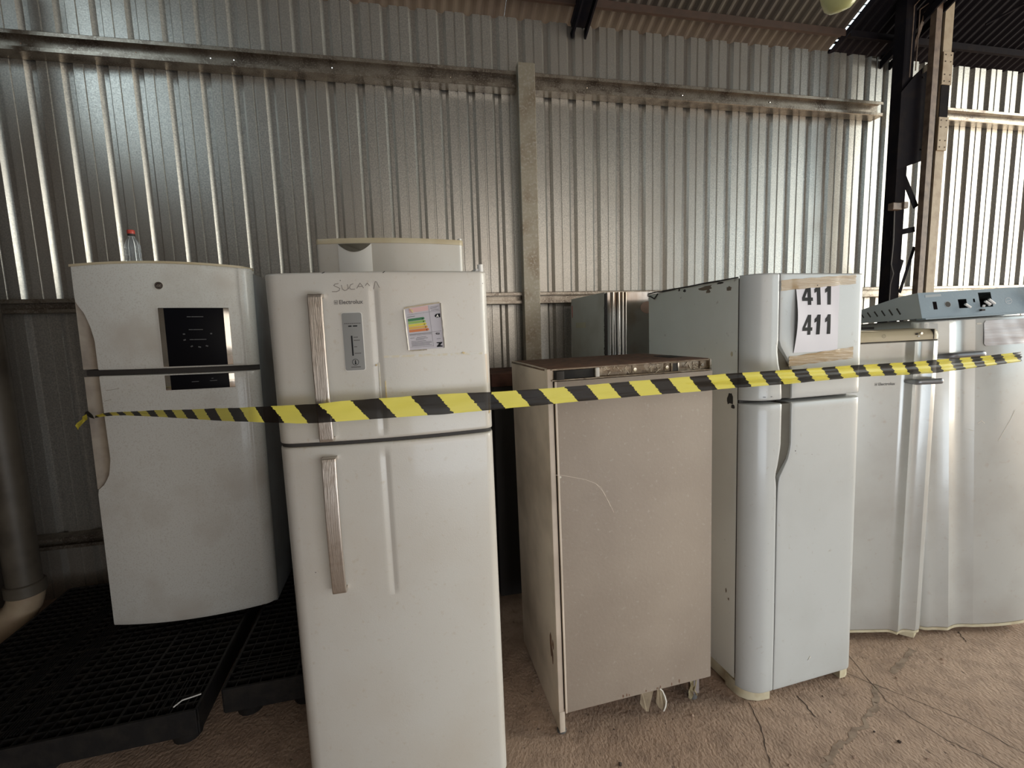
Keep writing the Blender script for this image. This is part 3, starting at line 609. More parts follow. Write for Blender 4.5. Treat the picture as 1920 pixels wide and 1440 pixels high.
# top trim edge
bm = bmesh.new(); n = 24; R = []
for i in range(n + 1):
    x = .004 + .722 * i / n; y = y1(x, 1.7) + .001; z = 1.727 + arch(x)
    R.append([bm.verts.new(p) for p in ((x, y - .003, z - .004), (x, y - .003, z + .006), (x, .03, z + .006), (x, .03, z - .004))])
for a, b_ in zip(R, R[1:]):
    for j in range(4): bm.faces.new((a[j], b_[j], b_[(j + 1) % 4], a[(j + 1) % 4]))
bm.faces.new(R[0]); bm.faces.new(R[-1][::-1]); fin('top_trim', bm, tan_plastic, f, smooth=30, label='dusty beige top trim')
def s1(x, z): return y1(x, z)
def curved_panel(name, x0, x1, z0, z1, m, par, out=.002, n=10, label=None):
    return slab(name, [z0, z0 + .003, z1 - .003, z1], [i / n for i in range(n + 1)], x0, x1, lambda x, z: s1(x, z) - out + (.001 if z in (z0, z1) else 0), lambda x, z: s1(x, z) + .004, m, par, label=label)
for (z0, z1, par) in ((1.270, 1.538, d1u), (1.161, 1.230, d1l)):
    g = curved_panel('display_panel', .375, .610, z0, z1, black_glass, par, .003)
    curved_panel('chrome_strip', .353, .3748, z0, z1, chrome, par, .0045, 2)
    curved_panel('chrome_strip', .6102, .632, z0, z1, chrome, par, .0045, 2)
    curved_panel('panel_edge', .3505, .3528, z0 - .002, z1 + .002, white_plastic, par, .003, 1)
    s3 = lambda x, z: s1(x, z) - .003
    if z0 > 1.2:
        for zz, x0, x1 in ((1.497, .465, .528), (1.438, .468, .522), (1.392, .468, .532)):
            strokes('printed_mark', [[(x0, zz), (x0 + .014, zz)], [(x0 + .018, zz), (x1, zz)]], .0035, dim_print, g, s3)
        strokes('printed_mark', [[(.444, 1.418), (.449, 1.418)], [(.444, 1.390), (.450, 1.392)], [(.47, 1.360), (.475, 1.362)], [(.50, 1.358), (.507, 1.356)], [(.53, 1.362), (.536, 1.360)], [(.552, 1.418), (.556, 1.418)]], .006, dim_print, g, s3)
    else:
        strokes('printed_mark', [[(.46, 1.196), (.56, 1.197)], [(.54, 1.208), (.546, 1.208)]], .003, dim_print, g, s3)
bd = plate('brand_badge', disc_pts(.366, 1.638, .0165, n=28), -.0, chrome, d1u, t=.004, surf=s1)
plate('badge_face', disc_pts(.366, 1.638, .0140, n=28), -.004, mat('badge_dark', (0.03, 0.018, 0.018), .4), bd, t=.0006, surf=s1)
strokes('badge_ring', [disc_pts(.366, 1.638, .0115, n=24) + [(.3775, 1.638)]], .0009, brushed, bd, lambda x, z: s1(x, z) - .0048)
text('badge_letters', 'GE', .366, 1.6325, .0145, brushed, bd, lambda x, z: s1(x, z) - .0048, bold=.0006, align='CENTER', italic=.3)
# marks: faint scuffs
strokes('scuff', [[(.10, 1.17), (.13, 1.172), (.16, 1.178)], [(.09, 1.12), (.12, 1.128)]], .0015, recess_beige, d1l, s1, t=.0004)

# ================================================================ water bottle
b = thing('water_bottle', 'small clear plastic bottle with red cap standing on the leftmost refrigerator', 'bottle', (-1.315, 2.62, 1.897))
bm = bmesh.new()
lathe(bm, [(.020, 0), (.030, .003), (.032, .012), (.032, .03), (.0295, .036), (.032, .042), (.032, .055), (.0295, .061), (.032, .067), (.032, .085), (.0295, .091), (.032, .097), (.031, .115), (.026, .135), (.016, .152), (.0125, .158), (.0125, .168)], 28)
fin('bottle_body', bm, pet, b, smooth=50)
bm = bmesh.new(); lathe(bm, [(.0145, .162), (.0148, .164), (.0148, .170), (.013, .171)], 24); fin('neck_ring', bm, gasket, b, smooth=40)
bm = bmesh.new(); lathe(bm, [(.0155, .171), (.0158, .173), (.0158, .186), (.0145, .189)], 24); fin('cap', bm, redcap, b, smooth=40)

# ================================================================ refrigerator 2 (silver handles, SUCATA), front centre
f = thing('refrigerator', 'tall white refrigerator with two silver bar handles and energy sticker, nearest the camera', 'refrigerator', (-.411, 1.444, .1085), fixed_rot(-.0058, -.0071, -.0055))
f.scale = (.93, .93, .93)
boxo('cabinet', (.016, .0, -.06, .684, .66, 1.722), enamel_dull, f, bev=.008)
def y2b(x): return -.048 - .030 * (1 - ((x - .351) / .34) ** 2) + rnd(x - .014, .045) + rnd(.690 - x, .030)
def groove(x, z, a, b_):
    if z < a or z > b_: return 0
    k = min(1, (z - a) / .015, (b_ - z) / .015)
    if x <= .320 or x >= .350: return 0
    return k * (.0042) * ((x - .320) / .016 if x <= .336 else max(0, (.350 - x) / .014))
xs2 = span(.014, .690, .045, .030, 16, 7)
xs2 = sorted([x for x in xs2 if not .292 < x < .355] + [.294, .310, .318, .322, .328, .334, .336, .338, .346, .350, .355])
def mk(za, zb, a, b_): return lambda x, z: y2b(x) + ed(z, za, zb) + groove(x, z, a, b_)
def zrow(a, b_, extra=(), n=20): return sorted([a, a + .001, a + .004, a + .008] + [a + .008 + (b_ - a - .016) * i / n for i in range(1, n)] + [b_ - .008, b_ - .004, b_ - .001, b_] + [e for e in extra if a < e < b_])
s2 = lambda x, z: y2b(x)
U = slab('door', zrow(1.220, 1.739, (1.232, 1.248, 1.680, 1.698)), frac(xs2), .014, .690, mk(1.220, 1.739, 1.232, 1.698), .008, enamel, f, label='upper freezer door')
Lo = slab('door', zrow(-.065, 1.208, (.70, .715, 1.166, 1.182), 30), frac(xs2), .014, .690, mk(-.065, 1.208, .70, 1.182), .008, enamel, f, label='long lower door')
slab('door_gasket', [1.200, 1.228], frac(xs2), .018, .686, lambda x, z: y2b(x) + .012, .006, gasket, f)
boxo('kick_plate', (.03, .02, -.1155, .67, .62, -.06), enamel_dull, f, bev=.003)
for p in ((.06, -.01), (.64, -.01)):
    pass
# hinge cover and top edge grime
bm = bmesh.new()
vs = [(.60, .06, 1.722), (.682, .06, 1.722), (.682, -.035, 1.739), (.655, -.035, 1.739), (.60, .06, 1.735), (.682, .06, 1.745), (.682, -.035, 1.752), (.658, -.035, 1.748)]
vs = [bm.verts.new(v) for v in vs]
for q in ((0, 1, 2, 3), (7, 6, 5, 4), (0, 4, 5, 1), (1, 5, 6, 2), (2, 6, 7, 3), (3, 7, 4, 0)): bm.faces.new([vs[i] for i in q])
fin('hinge_cover', bm, white_plastic, f, smooth=0)
bm = bmesh.new(); cyl(bm, (.672, -.03, 1.738), (.672, -.03, 1.762), .009, 14); fin('hinge_pin', bm, white_plastic, f)
def handle2(x0, x1, z0, z1, par, lab):
    zm, hh = (z0 + z1) / 2, (z1 - z0) / 2
    def fr(x, z): t = abs(z - zm) / hh; return s2((x0 + x1) / 2, z) - .046 + .010 * t ** 2 + (.004 * ((t - .985) / .015) if t > .985 else 0) + rnd(x - x0, .003) * .7 + rnd(x1 - x, .003) * .7
    def bk(x, z):
        t = abs(z - zm) / hh; s = s2(x, z) + .004
        return s if t > .955 else (fr((x0 + x1) / 2, z) + .010)
    n = 28; zs = [z0 + (z1 - z0) * i / n for i in range(n + 1)] + [zm - hh * .954, zm - hh * .956, zm + hh * .954, zm + hh * .956, z0 + .002, z1 - .002]
    h = slab('handle', sorted(zs), frac([x0, x0 + .0008, x0 + .003, (x0 + x1) / 2, x1 - .003, x1 - .0008, x1]), x0, x1, fr, bk, brushed, par, smooth=14, label=lab)
    return h
handle2(.149, .190, 1.228, 1.672, U, 'brushed aluminium bar handle')
handle2(.149, .191, .740, 1.176, Lo, 'brushed aluminium bar handle')
# maker's mark
text('brand_lettering', 'Electrolux', .2315, 1.6425, .0172, grey_ink, U, s2, bold=.0003, sx=.98)
strokes('brand_square', [[(.2185, 1.6425), (.2275, 1.6425), (.2275, 1.6535), (.2185, 1.6535), (.2185, 1.6425)], [(.2215, 1.6505), (.2215, 1.6455), (.2245, 1.6455), (.2245, 1.6505)], [(.2200, 1.6480), (.2245, 1.6480)]], .0011, grey_ink, U, s2)
# handwriting, from the photograph: S U C A ^ ^
def hw(px, py): return (.2155 + (px - 265) * .000254, 1.7035 - (py - 165) * .000246)
HW = [[(340, 165), (302, 170), (285, 188), (318, 204), (350, 222), (343, 248), (310, 262), (262, 260)],
      [(372, 185), (380, 232), (402, 250), (430, 244), (448, 218), (440, 178)], [(448, 218), (456, 232)],
      [(508, 170), (478, 182), (462, 214), (478, 238), (522, 236)],
      [(546, 226), (565, 196), (586, 165), (606, 192), (622, 224)], [(560, 206), (614, 204)],
      [(646, 196), (670, 166), (694, 198)], [(737, 240), (752, 190), (762, 150), (776, 152), (806, 224)]]
strokes('handwriting', [[hw(*p) for p in l] for l in HW], .0018, pen_ink, U, s2, label='handwritten pencil word SUCATA')
strokes('scratch', [[(.366, 1.733), (.372, 1.738)], [(.19, 1.735), (.197, 1.738)]], .002, gasket, U, s2)
for x, z, r in ((.2405, 1.7125, .0013), (.676, 1.70, .0013), (.223, 1.566, .0008)):
    plate('speck', disc_pts(x, z, r, n=8), 0, gasket, U, t=.0006, surf=s2)
plate('speck', disc_pts(.095, .80, .0016, n=8), 0, gasket, Lo, t=.0006, surf=s2)
# control panel
def tilt(P, cx, cz, a): return [(cx + (x - cx) * math.cos(a) - (z - cz) * math.sin(a), cz + (x - cx) * math.sin(a) + (z - cz) * math.cos(a)) for x, z in P]
cpn = plate('control_panel', rrect(.2365, 1.4405, .2945, 1.6155, .006), 0, silver_panel, U, t=.0022, surf=s2)
plate('panel_rim', rrect(.235, 1.439, .2960, 1.617, .007), 0, white_plastic, U, t=.0012, surf=s2)
sp_ = lambda x, z: s2(x, z) - .0022
strokes('printed_mark', [[(.2435 + .0054 * i, 1.5835), (.2462 + .0054 * i, 1.5835)] for i in range(9)], .0025, grey_ink, cpn, sp_)
strokes('printed_mark', [[(.255, 1.5755), (.2625, 1.5755)], [(.2685, 1.5755), (.2745, 1.5755)], [(.2755, 1.5755), (.279, 1.5755)]], .0036, black_ink, cpn, sp_)
for i in range(7):
    strokes('slider_mark', [[(.2615, 1.545 - .0085 * i), (.2615, 1.5378 - .0085 * i)]], .0042, black_ink, cpn, sp_)
strokes('printed_mark', [[(.2675, 1.5415), (.279, 1.5415)], [(.2675, 1.5320), (.284, 1.5320)], [(.2675, 1.5125), (.2745, 1.5125)], [(.2675, 1.4925), (.285, 1.4925)]], .0024, grey_ink, cpn, sp_)
strokes('thermometer_icon', [disc_pts(.2672, 1.4655, .0092, n=24) + [(.2764, 1.4655)]], .0013, black_ink, cpn, sp_)
strokes('thermometer_icon', [[(.2672, 1.4705), (.2672, 1.4625)]], .0030, black_ink, cpn, sp_)
plate('thermometer_icon', disc_pts(.2672, 1.4615, .0026, n=12), -.0022, black_ink, cpn, t=.0006, surf=s2)
strokes('printed_mark', [[(.2545, 1.4505), (.281, 1.4505)]], .0028, grey_ink, cpn, sp_)
# energy sticker: torn, with raised pale edges
ESW = [(.4235, 1.6235), (.5325, 1.6385), (.5385, 1.4975), (.4315, 1.4945)]
def es(u, v):  # u right 0..1, v up 0..1
    a = [ESW[3][i] + (ESW[2][i] - ESW[3][i]) * u for i in (0, 1)]; b_ = [ESW[0][i] + (ESW[1][i] - ESW[0][i]) * u for i in (0, 1)]
    return (a[0] + (b_[0] - a[0]) * v, a[1] + (b_[1] - a[1]) * v)
stk = plate('energy_sticker', [es(0, 0), es(1, 0), es(1, 1), es(.10, 1.0), es(0, .985)], 0, mat('sticker_lilac_white', (0.47, 0.44, 0.47), .6), U, t=.0012, surf=s2, label='torn energy rating sticker with coloured bars')
se = lambda x, z: s2(x, z) - .0012
def quadp(name, u0, v0, u1, v1, m, tip=0, t=.0006):
    P = [es(u0, v0), es(u1 - tip, v0), es(u1, (v0 + v1) / 2), es(u1 - tip, v1), es(u0, v1)] if tip else [es(u0, v0), es(u1, v0), es(u1, v1), es(u0, v1)]
    return plate(name, P, -.0012, m, stk, t=t, surf=s2)
quadp('printed_field', .12, .88, .66, .985, energy['pink'])
for i, (c_, e1) in enumerate((('green', .535), ('lime', .56), ('yellow', .575), ('amber', .60), ('orange', .63))):
    z1_ = .745 - i * .066
    quadp('rating_bar', .055, z1_ - .058, e1, z1_, energy[c_], tip=.035)
    text('rating_letter', 'ABCDE'[i], *es(e1 - .085, z1_ - .05), .0058, black_ink, stk, lambda x, z: se(x, z) - .0008, bold=.0002)
quadp('rating_arrow', .985, .69, .815, .775, black_ink, tip=-.05)
text('rating_letter', 'A', *es(.87, .705), .0105, white_plastic, stk, lambda x, z: se(x, z) - .0009, bold=.0005)
strokes('ruled_line', [[es(.68, .98), es(.70, .05)], [es(.05, .84), es(.98, .84)], [es(.05, .385), es(.98, .385)], [es(.05, .34), es(.70, .335)], [es(.03, .07), es(.70, .06)]], .0006, dim_print, stk, se)
strokes('fine_print', [[es(.05, .79), es(.26, .79)], [es(.05, .365), es(.68, .362)]], .0016, grey_ink, stk, se)
strokes('fine_print', [[es(a, v), es(b_, v)] for a, b_, v in ((.72, .95, .94), (.72, .9, .91), (.74, .95, .87), (.06, .18, .285), (.25, .52, .29), (.22, .56, .26), (.22, .46, .235), (.08, .50, .20), (.08, .66, .17), (.08, .66, .145), (.08, .60, .12), (.08, .66, .095), (.82, .93, .215))], .0011, dim_print, stk, se)
text('rating_number', '43,6', *es(.80, .315), .0085, black_ink, stk, se, bold=.0003, sx=.85)
plate('seal_mark', [es(.80, .03), es(.97, .03), es(.97, .05), es(.90, .065), es(.97, .12), es(.97, .135), es(.80, .135), es(.80, .12), es(.87, .105), es(.80, .05)], -.0012, black_ink, stk, t=.0006, surf=s2)
# curled torn borders
def curl(name, P0, P1, wdt, m, lift=.006):
    bm = bmesh.new(); n = 10; R = []
    d = Vector((P1[0] - P0[0], P1[1] - P0[1])).normalized(); s = Vector((-d.y, d.x)); rr = random.Random(int(P0[0] * 1e4))
    for i in range(n + 1):
        t = i / n; x = P0[0] + (P1[0] - P0[0]) * t; z = P0[1] + (P1[1] - P0[1]) * t; ww = wdt * rr.uniform(.6, 1.2)
        R.append([bm.verts.new((x + s.x * a, s2(x, z) - .001 - h, z + s.y * a)) for a, h in ((0, .0), (ww * .6, lift * .7 * rr.uniform(.7, 1.2)), (ww, lift))])
    for a, b_ in zip(R, R[1:]):
        for j in (0, 1): bm.faces.new((a[j], a[j + 1], b_[j + 1], b_[j]))
    o = fin(name, bm, m, stk, smooth=60)
curl('curled_edge', es(0, 1.0), es(1, 1.0), .003, tan_plastic)
curl('curled_edge', es(0, 0), es(0, .98), .0035, white_edge)
curl('curled_edge', es(1, 1), es(1, 0), .0035, white_edge)
curl('curled_edge', es(.5, 0), es(0, 0), .003, tan_plastic)
plate('torn_flap', [es(.12, .99), es(.22, .86), es(.24, .93)], -.003, glue, stk, t=.0015, surf=s2)
# glue lines
plate('glue_line', [(.352, 1.4745), (.684, 1.4705), (.684, 1.4780), (.352, 1.4810)], 0, glue_dim, U, t=.0004, surf=s2)
plate('glue_line', [(.333, 1.30), (.3375, 1.30), (.3385, 1.46), (.334, 1.46)], 0, glue_dim, U, t=.0005, surf=s2)
plate('glue_drip', [(.3500, 1.345), (.3535, 1.350), (.3530, 1.405), (.3500, 1.400)], 0, glue, U, t=.0016, surf=s2)
plate('glue_drip', [(.326, 1.450), (.331, 1.452), (.330, 1.456), (.326, 1.455)], 0, glue, U, t=.003, surf=s2)
plate('glue_drip', [(.595, 1.478), (.603, 1.474), (.606, 1.480), (.599, 1.482)], 0, glue, U, t=.0025, surf=s2)
plate('glue_drip', [(.678, 1.27), (.683, 1.275), (.682, 1.33), (.679, 1.33)], 0, glue, U, t=.001, surf=s2)
plate('glue_drip', [(.676, 1.375), (.687, 1.375), (.687, 1.472), (.672, 1.470)], 0, mat('peeled_patch', (0.60, 0.50, 0.40), .5), U, t=.0004, surf=s2)
# ================================================================ refrigerator 6 (behind, arched top)
f = thing('refrigerator', 'tallest white refrigerator with tan arched top, standing behind the silver handled one', 'refrigerator', (-.438, 2.452, .158))
H6 = 1.842
boxo('cabinet', (.01, .0, .02, .69, .54, H6 - .03), enamel_dull, f, bev=.008)
def y6(x, z=0): return -.045 - .05 * (1 - ((x - .35) / .35) ** 2) + rnd(x, .012) + rnd(.70 - x, .02)
s6 = lambda x, z: y6(x)
xs6 = span(0, .70, .012, .02, 22, 4)
D6 = slab('door', [1.15, 1.16, 1.5, H6 - .02, H6 - .014], frac(xs6), 0, .70, lambda x, z: y6(x), 0, enamel, f, label='upper door')
slab('door', [.04, .6, 1.14], frac(xs6), 0, .70, lambda x, z: y6(x), 0, enamel, f, label='lower door')
slab('top_cap', [H6 - .014, H6 - .010, H6 + .006, H6 + .010], frac(xs6), -.002, .702, lambda x, z: y6(min(max(x, 0), .7)) - .003 + (.002 if z > H6 + .007 else 0), .40, tan_plastic, f, label='dusty tan top cap')
def y6p(x): t = (x - .178) / .078; return s6(x, 0) - .010 + .008 * t * t
o = slab('handle_pod', [.9, 1.3, H6 - .05, H6 - .018], [i / 12 for i in range(13)], .100, .256, lambda x, z: y6p(x), lambda x, z: y6(x) + .01, white_plastic, D6)
bm = bmesh.new(); P = []
for i in range(17):
    x = .102 + .152 * i / 16; t = (x - .178) / .076; P.append((x, H6 - .018))
for i in range(15, 0, -1):
    x = .102 + .152 * i / 16; t = (x - .178) / .076; P.append((x, H6 - .018 - .038 * (1 - t * t)))
sweep(bm, P, 'y', .004, -.004)
for v in bm.verts: v.co.y += y6p(v.co.x)
fin('display_lens', bm, olive, o, smooth=0, label='dark olive lens')
bm = bmesh.new(); cyl(bm, (.688, -.01, H6), (.688, -.01, H6 + .024), .010, 12); fin('hinge_pin', bm, white_plastic, f)

# ================================================================ small brown cabinet in the gap
f = thing('wooden_cabinet', 'dark cabinet with red-brown top board, in the gap left of the beige freezer', 'cabinet', (.40, 2.50, 0))
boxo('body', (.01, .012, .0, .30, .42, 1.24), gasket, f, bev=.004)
boxo('top_board', (0, 0, 1.24, .31, .43, 1.312), wood, f, bev=.004, label='red-brown top board')

# ================================================================ beige upright freezer
K3 = .977
f = thing('upright_freezer', 'beige freezer with blank dusty front and worn metal strip along its top', 'freezer', (.461, 1.544, .098), fixed_rot(.0403, -.0037, -.0125))
W3, H3, D3 = .657, 1.314, .51
boxo('cabinet', (.012, .024, .0, W3 - .004, D3, H3 - .012), beige, f, bev=.003)
bm = bmesh.new()
sweep(bm, [(.004, -.085), (.03, -.085), (D3, -.06), (D3, H3), (.004, H3)], 'x', 0, .012)
fin('side_panel', bm, beige_light, f, smooth=0)
boxo('side_panel', (W3 - .005, .0, .0, W3, D3, H3), beige_light, f)
boxo('top_panel', (0, .0, H3 - .012, W3, D3, H3), rust_top, f, bev=.002, label='rusty dusty top')
boxo('frame_post', (-.002, -.006, -.083, .019, .024, H3 - .002), beige_light, f, bev=.003)
boxo('gap_strip', (.019, .004, .0, .026, .02, 1.27), gasket, f)
fr = boxo('front_panel', (.0235, -.018, .0, W3 - .001, .006, 1.268), beige, f, bev=.002, label='blank beige front')
boxo('panel_edge', (.0215, -.0185, -.0, .0275, -.010, 1.268), beige_light, fr)
s3f = lambda x, z: -.018
st = boxo('top_strip', (.012, -.004, 1.2705, W3 - .006, .01, H3 - .004), worn_strip, f, bev=.001, label='worn brown metal strip')
boxo('strip_lip', (.012, -.016, 1.270, W3 - .006, -.004, 1.274), worn_strip, st)
boxo('strip_lip', (.012, -.012, H3 - .006, W3 - .004, -.004, H3 - .002), worn_strip, st)
boxo('strip_end', (W3 - .010, -.014, 1.27, W3 - .003, .0, H3 - .002), chrome, st)
boxo('black_insert', (.022, -.011, 1.275, .175, -.003, H3 - .008), black_plastic, st, bev=.002)
boxo('black_block', (.028, -.018, 1.272, .058, -.006, H3 - .010), gasket, st, bev=.003)
boxo('white_clip', (.175, -.020, 1.275, .190, -.004, H3 - .006), white_plastic, st, bev=.002)
for x in (.335, .467, .618):
    bm = bmesh.new(); cyl(bm, (x, -.004, 1.291), (x, -.010, 1.291), .0065, 12); fin('screw', bm, chrome, st)
    boxo('screw_bracket', (x - .010, -.0065, 1.278, x + .010, -.004, H3 - .008), worn_strip, st)
boxo('slot_hole', (.492, -.0065, 1.276, .512, -.003, H3 - .010), gasket, st)
boxo('slot_frame', (.484, -.008, 1.275, .491, -.003, H3 - .009), worn_strip, st)
boxo('slot_frame', (.513, -.008, 1.275, .518, -.003, H3 - .009), chrome, st)
rr = random.Random(5)
bm = bmesh.new()
for i in range(26):
    x = rr.choice((rr.uniform(.20, .31), rr.uniform(.20, .31), rr.uniform(.53, .60), rr.uniform(.36, .44))); z = rr.uniform(1.277, 1.305)
    a = rr.uniform(0, 3.1); l = rr.uniform(.003, .008)
    bar(bm, (x - l * math.cos(a), -.0052, z - l * math.sin(a)), (x + l * math.cos(a), -.0052, z + l * math.sin(a)), .0018, .002)
o = fin('paint_scrapes', bm, mat('bare_metal_scrape', (0.55, 0.48, 0.38), .4, metal=.4), st, smooth=0); o['kind'] = 'stuff'
# scratch and rust
c_ = [(.012, .935), (.035, .932), (.075, .920), (.125, .905), (.165, .885), (.19, .855), (.215, .81), (.235, .765)]
strokes('scratch', [c_, [(.165, .885), (.185, .868), (.20, .84), (.222, .79)]], .0012, beige_light, fr, s3f)
plate('rust_spot', disc_pts(.030, .925, .004, .004, 8), -.018, glue_dim, fr, t=.0005)
for i in range(9):
    x = .30 + rr.uniform(-.05, .22); plate('rust_spot', disc_pts(x, .006 + rr.uniform(0, .012), rr.uniform(.002, .004), rr.uniform(.003, .010), 7), -.018, rust_top, fr, t=.0006)
# left side rust and dents
for y, z, a, b_ in ((.07, .225, .012, .05), (.055, .185, .008, .03), (.045, .24, .006, .02)):
    bm = bmesh.new(); P = disc_pts(y, z, a, b_, 9); P = [(p[0] + rr.uniform(-.003, .003), p[1] + rr.uniform(-.004, .004)) for p in P]
    sweep(bm, P, 'x', -.001, .0005); fin('rust_spot', bm, rust_top, f, smooth=0)
# feet, legs, hanging shreds
bm = bmesh.new(); lathe(bm, [(.014, -.0975), (.018, -.095), (.018, -.088), (.010, -.086), (.010, -.07)], 16, (.012, .012)); fin('foot', bm, rubber, f)
boxo('foot_bracket', (-.001, -.008, -.086, .021, .03, .0), beige_light, f, bev=.002)
lg = boxo('leg', (.583, -.004, -.075, .612, .03, .0), mat('purple_grey_steel', (0.26, 0.22, 0.21), .6), f, bev=.002)
bm = bmesh.new(); lathe(bm, [(.016, -.0975), (.020, -.095), (.018, -.08), (.008, -.07)], 14, (.59, .012)); fin('foot', bm, rubber, f)
for (x, y) in ((.03, D3 - .03), (W3 - .04, D3 - .03)):
    bm = bmesh.new(); lathe(bm, [(.016, -.0975), (.020, -.095), (.018, -.06), (.012, .0)], 14, (x, y)); fin('foot', bm, rubber, f)
bm = bmesh.new(); R = []
for i in range(9):
    t = i / 8; z = .0 - .085 * t; R.append([bm.verts.new((.560 + dx + .004 * math.sin(9 * t + k), -.008 - .008 * math.sin(5 * t + k * 2), z)) for k, dx in enumerate((0, .007, .014, .022))])
for a, b_ in zip(R, R[1:]):
    for j in range(3): bm.faces.new((a[j], a[j + 1], b_[j + 1], b_[j]))
fin('rag_scrap', bm, rag, f, smooth=60)
bm = bmesh.new(); P = [(.592, -.012, -.002), (.585, -.018, -.02), (.580, -.016, -.045), (.590, -.016, -.06), (.594, -.012, -.072)]
for a, b_ in zip(P, P[1:]): cyl(bm, a, b_, .003, 6)
fin('rag_scrap', bm, rag, f)
def shred(pts, m, y=-.004, name='cardboard_shred'):
    bm = bmesh.new(); sweep(bm, pts, 'y', y, y + .0025)
    bmesh.ops.triangulate(bm, faces=bm.faces[:])
    for v in bm.verts: v.co.y += .012 * math.sin(v.co.x * 90 + v.co.z * 40)
    return fin(name, bm, m, f, smooth=0)
shred([(.345, .004), (.397, .004), (.395, -.03), (.380, -.062), (.372, -.098 + .012), (.362, -.085), (.348, -.068), (.338, -.050)], card, -.004)
shred([(.408, .008), (.425, .010), (.440, -.03), (.447, -.055), (.444, -.080), (.434, -.097), (.420, -.085), (.408, -.060)], card, -.012)
P = [(.420, .010), (.432, -.004), (.443, -.03), (.449, -.055), (.446, -.078), (.436, -.096), (.432, -.094), (.440, -.076), (.443, -.055), (.437, -.03), (.427, -.004), (.416, .008)]
bm = bmesh.new(); sweep(bm, P, 'y', -.024, -.020); fin('shred_edge', bm, white_edge, f, smooth=0, label='pale torn edge')
# black plate lying on top
o = boxo('black_plate', (1.005, 1.70, 1.4105, 1.085, 1.83, 1.4205), gasket, None, bev=.002)
o['label'] = 'small flat black piece lying on the back right of the beige freezer top'; o['category'] = 'scrap'

# ================================================================ stainless fronted cabinet against the wall
f = thing('steel_refrigerator', 'white sided cabinet with tarnished steel front, against the wall behind the beige freezer', 'refrigerator', (1.048, 2.45, 0))
boxo('side_panel', (.0, .012, .02, .012, .57, 1.745), mat('grey_white_side', (0.46, 0.45, 0.40), .5, noise=(5, (0.36, 0.33, 0.27), .45, .8)), f, bev=.002)
boxo('cabinet', (.012, .03, .02, .64, .57, 1.74), stainless, f, bev=.003)
def y8(x, z):
    for c0, r in ((.040, .010), (.072, .012), (.098, .008), (.118, .006)):
        if abs(x - c0) < r: return -.012 - math.sqrt(r * r - (x - c0) ** 2) * 1.2
    return -.008
xs8 = sorted([.012 + .13 * i / 60 for i in range(61)] + [.2, .3, .45, .64])
slab('door_frame', [.03, .9, 1.742], frac(xs8), .012, .64, y8, .03, stainless, f, label='ribbed steel front')
boxo('door_gasket', (.002, -.006, .03, .013, .012, 1.735), gasket, f)
rr = random.Random(3)
bm = bmesh.new()
for i in range(34): box(bm, -.004 + rr.uniform(-.002, .002), -.006, 1.40 + .27 * i / 34, .003, .004, 1.405 + .27 * i / 34 + rr.uniform(0, .004))
o = fin('perished_foam', bm, gasket, f, smooth=0); o['kind'] = 'stuff'
bm = bmesh.new(); box(bm, -.0012, .30, 1.55, .0004, .48, 1.585); fin('tape_patch', bm, mat('pale_masking_tape', (0.50, 0.46, 0.33), .6), f, smooth=0)
bm = bmesh.new(); box(bm, -.0012, .545, 1.62, .0004, .553, 1.70); fin('red_mark', bm, mat('red_marker', (0.5, 0.06, 0.04), .6), f, smooth=0)
plate('rust_stain', disc_pts(.26, 1.655, .05, .035, 14), -.0085, mat('brown_stain', (0.22, 0.13, 0.09), .6), f, t=.0004)
for x in (.04, .6):
    for y in (.05, .55):
        bm = bmesh.new(); cyl(bm, (x, y, 0), (x, y, .025), .02, 12); fin('foot', bm, gasket, f)

# ================================================================ refrigerator 4 (411)
f = thing('refrigerator', 'white two-door refrigerator carrying the taped 411 sheet, with wavy grip slot', 'refrigerator', (1.235, 1.563, .028), fixed_rot(.0663, -.0194, 0))
w4 = .558
boxo('cabinet', (.0, .0, .035, w4 - .004, .63, 1.695), side_green, f, bev=.006)
boxo('door_gasket', (.003, -.008, .06, w4 - .008, .001, 1.690), gasket, f)
def y4(x, z=0): return -.082 + rnd(x - .0, .082) * 1.0 + rnd(w4 - .004 - x, .045)
s4 = lambda x, z: y4(x)
XA = [(0, .1205), (.24, .1215), (.795, .1195), (.88, .1185), (.914, .1135), (.935, .116), (.965, .124), (1.04, .136), (1.21, .137), (1.31, .131), (1.36, .118), (1.42, .110), (1.45, .1155), (2, .1145)]
XB = [(0, .1225), (.24, .1245), (.795, .1240), (.885, .1265), (.914, .1320), (.95, .152), (.985, .172), (1.036, .184), (1.33, .1825), (1.355, .172), (1.39, .152), (1.425, .126), (1.45, .1185), (2, .1175)]
def door4(za, zb, lab):
    n = max(8, int((zb - za) / .022))
    zs = zrow(za, zb, (), n)
    tsA = frac(span(0, .115, .082, 0, 6, 10))
    o = slab('door', zs, tsA, .0005, lambda z: interp(XA, z), lambda x, z: y4(x) + ed(z, za, zb) + rnd(interp(XA, z) - x, .004) * .6, -.006, enamel_cool, f, label=lab)
    tsB = frac(span(.12, w4 - .004, 0, .045, 14, 9))
    tsB = [0, .004, .010] + tsB[1:]
    bm = bmesh.new(); bm.from_mesh(o.data)
    o2 = slab('tmp', zs, tsB, lambda z: interp(XB, z), w4 - .004, lambda x, z: y4(x) + ed(z, za, zb) + rnd(x - interp(XB, z), .004) * .6, -.006, enamel_cool, None)
    bm.from_mesh(o2.data); bm.to_mesh(o.data); bm.free(); bpy.data.objects.remove(o2)
    for p in o.data.polygons: p.use_smooth = True
    o.data.set_sharp_from_angle(angle=math.radians(40))
    return o
U4 = door4(1.221, 1.703, 'upper freezer door'); L4 = door4(.012, 1.207, 'tall lower door')
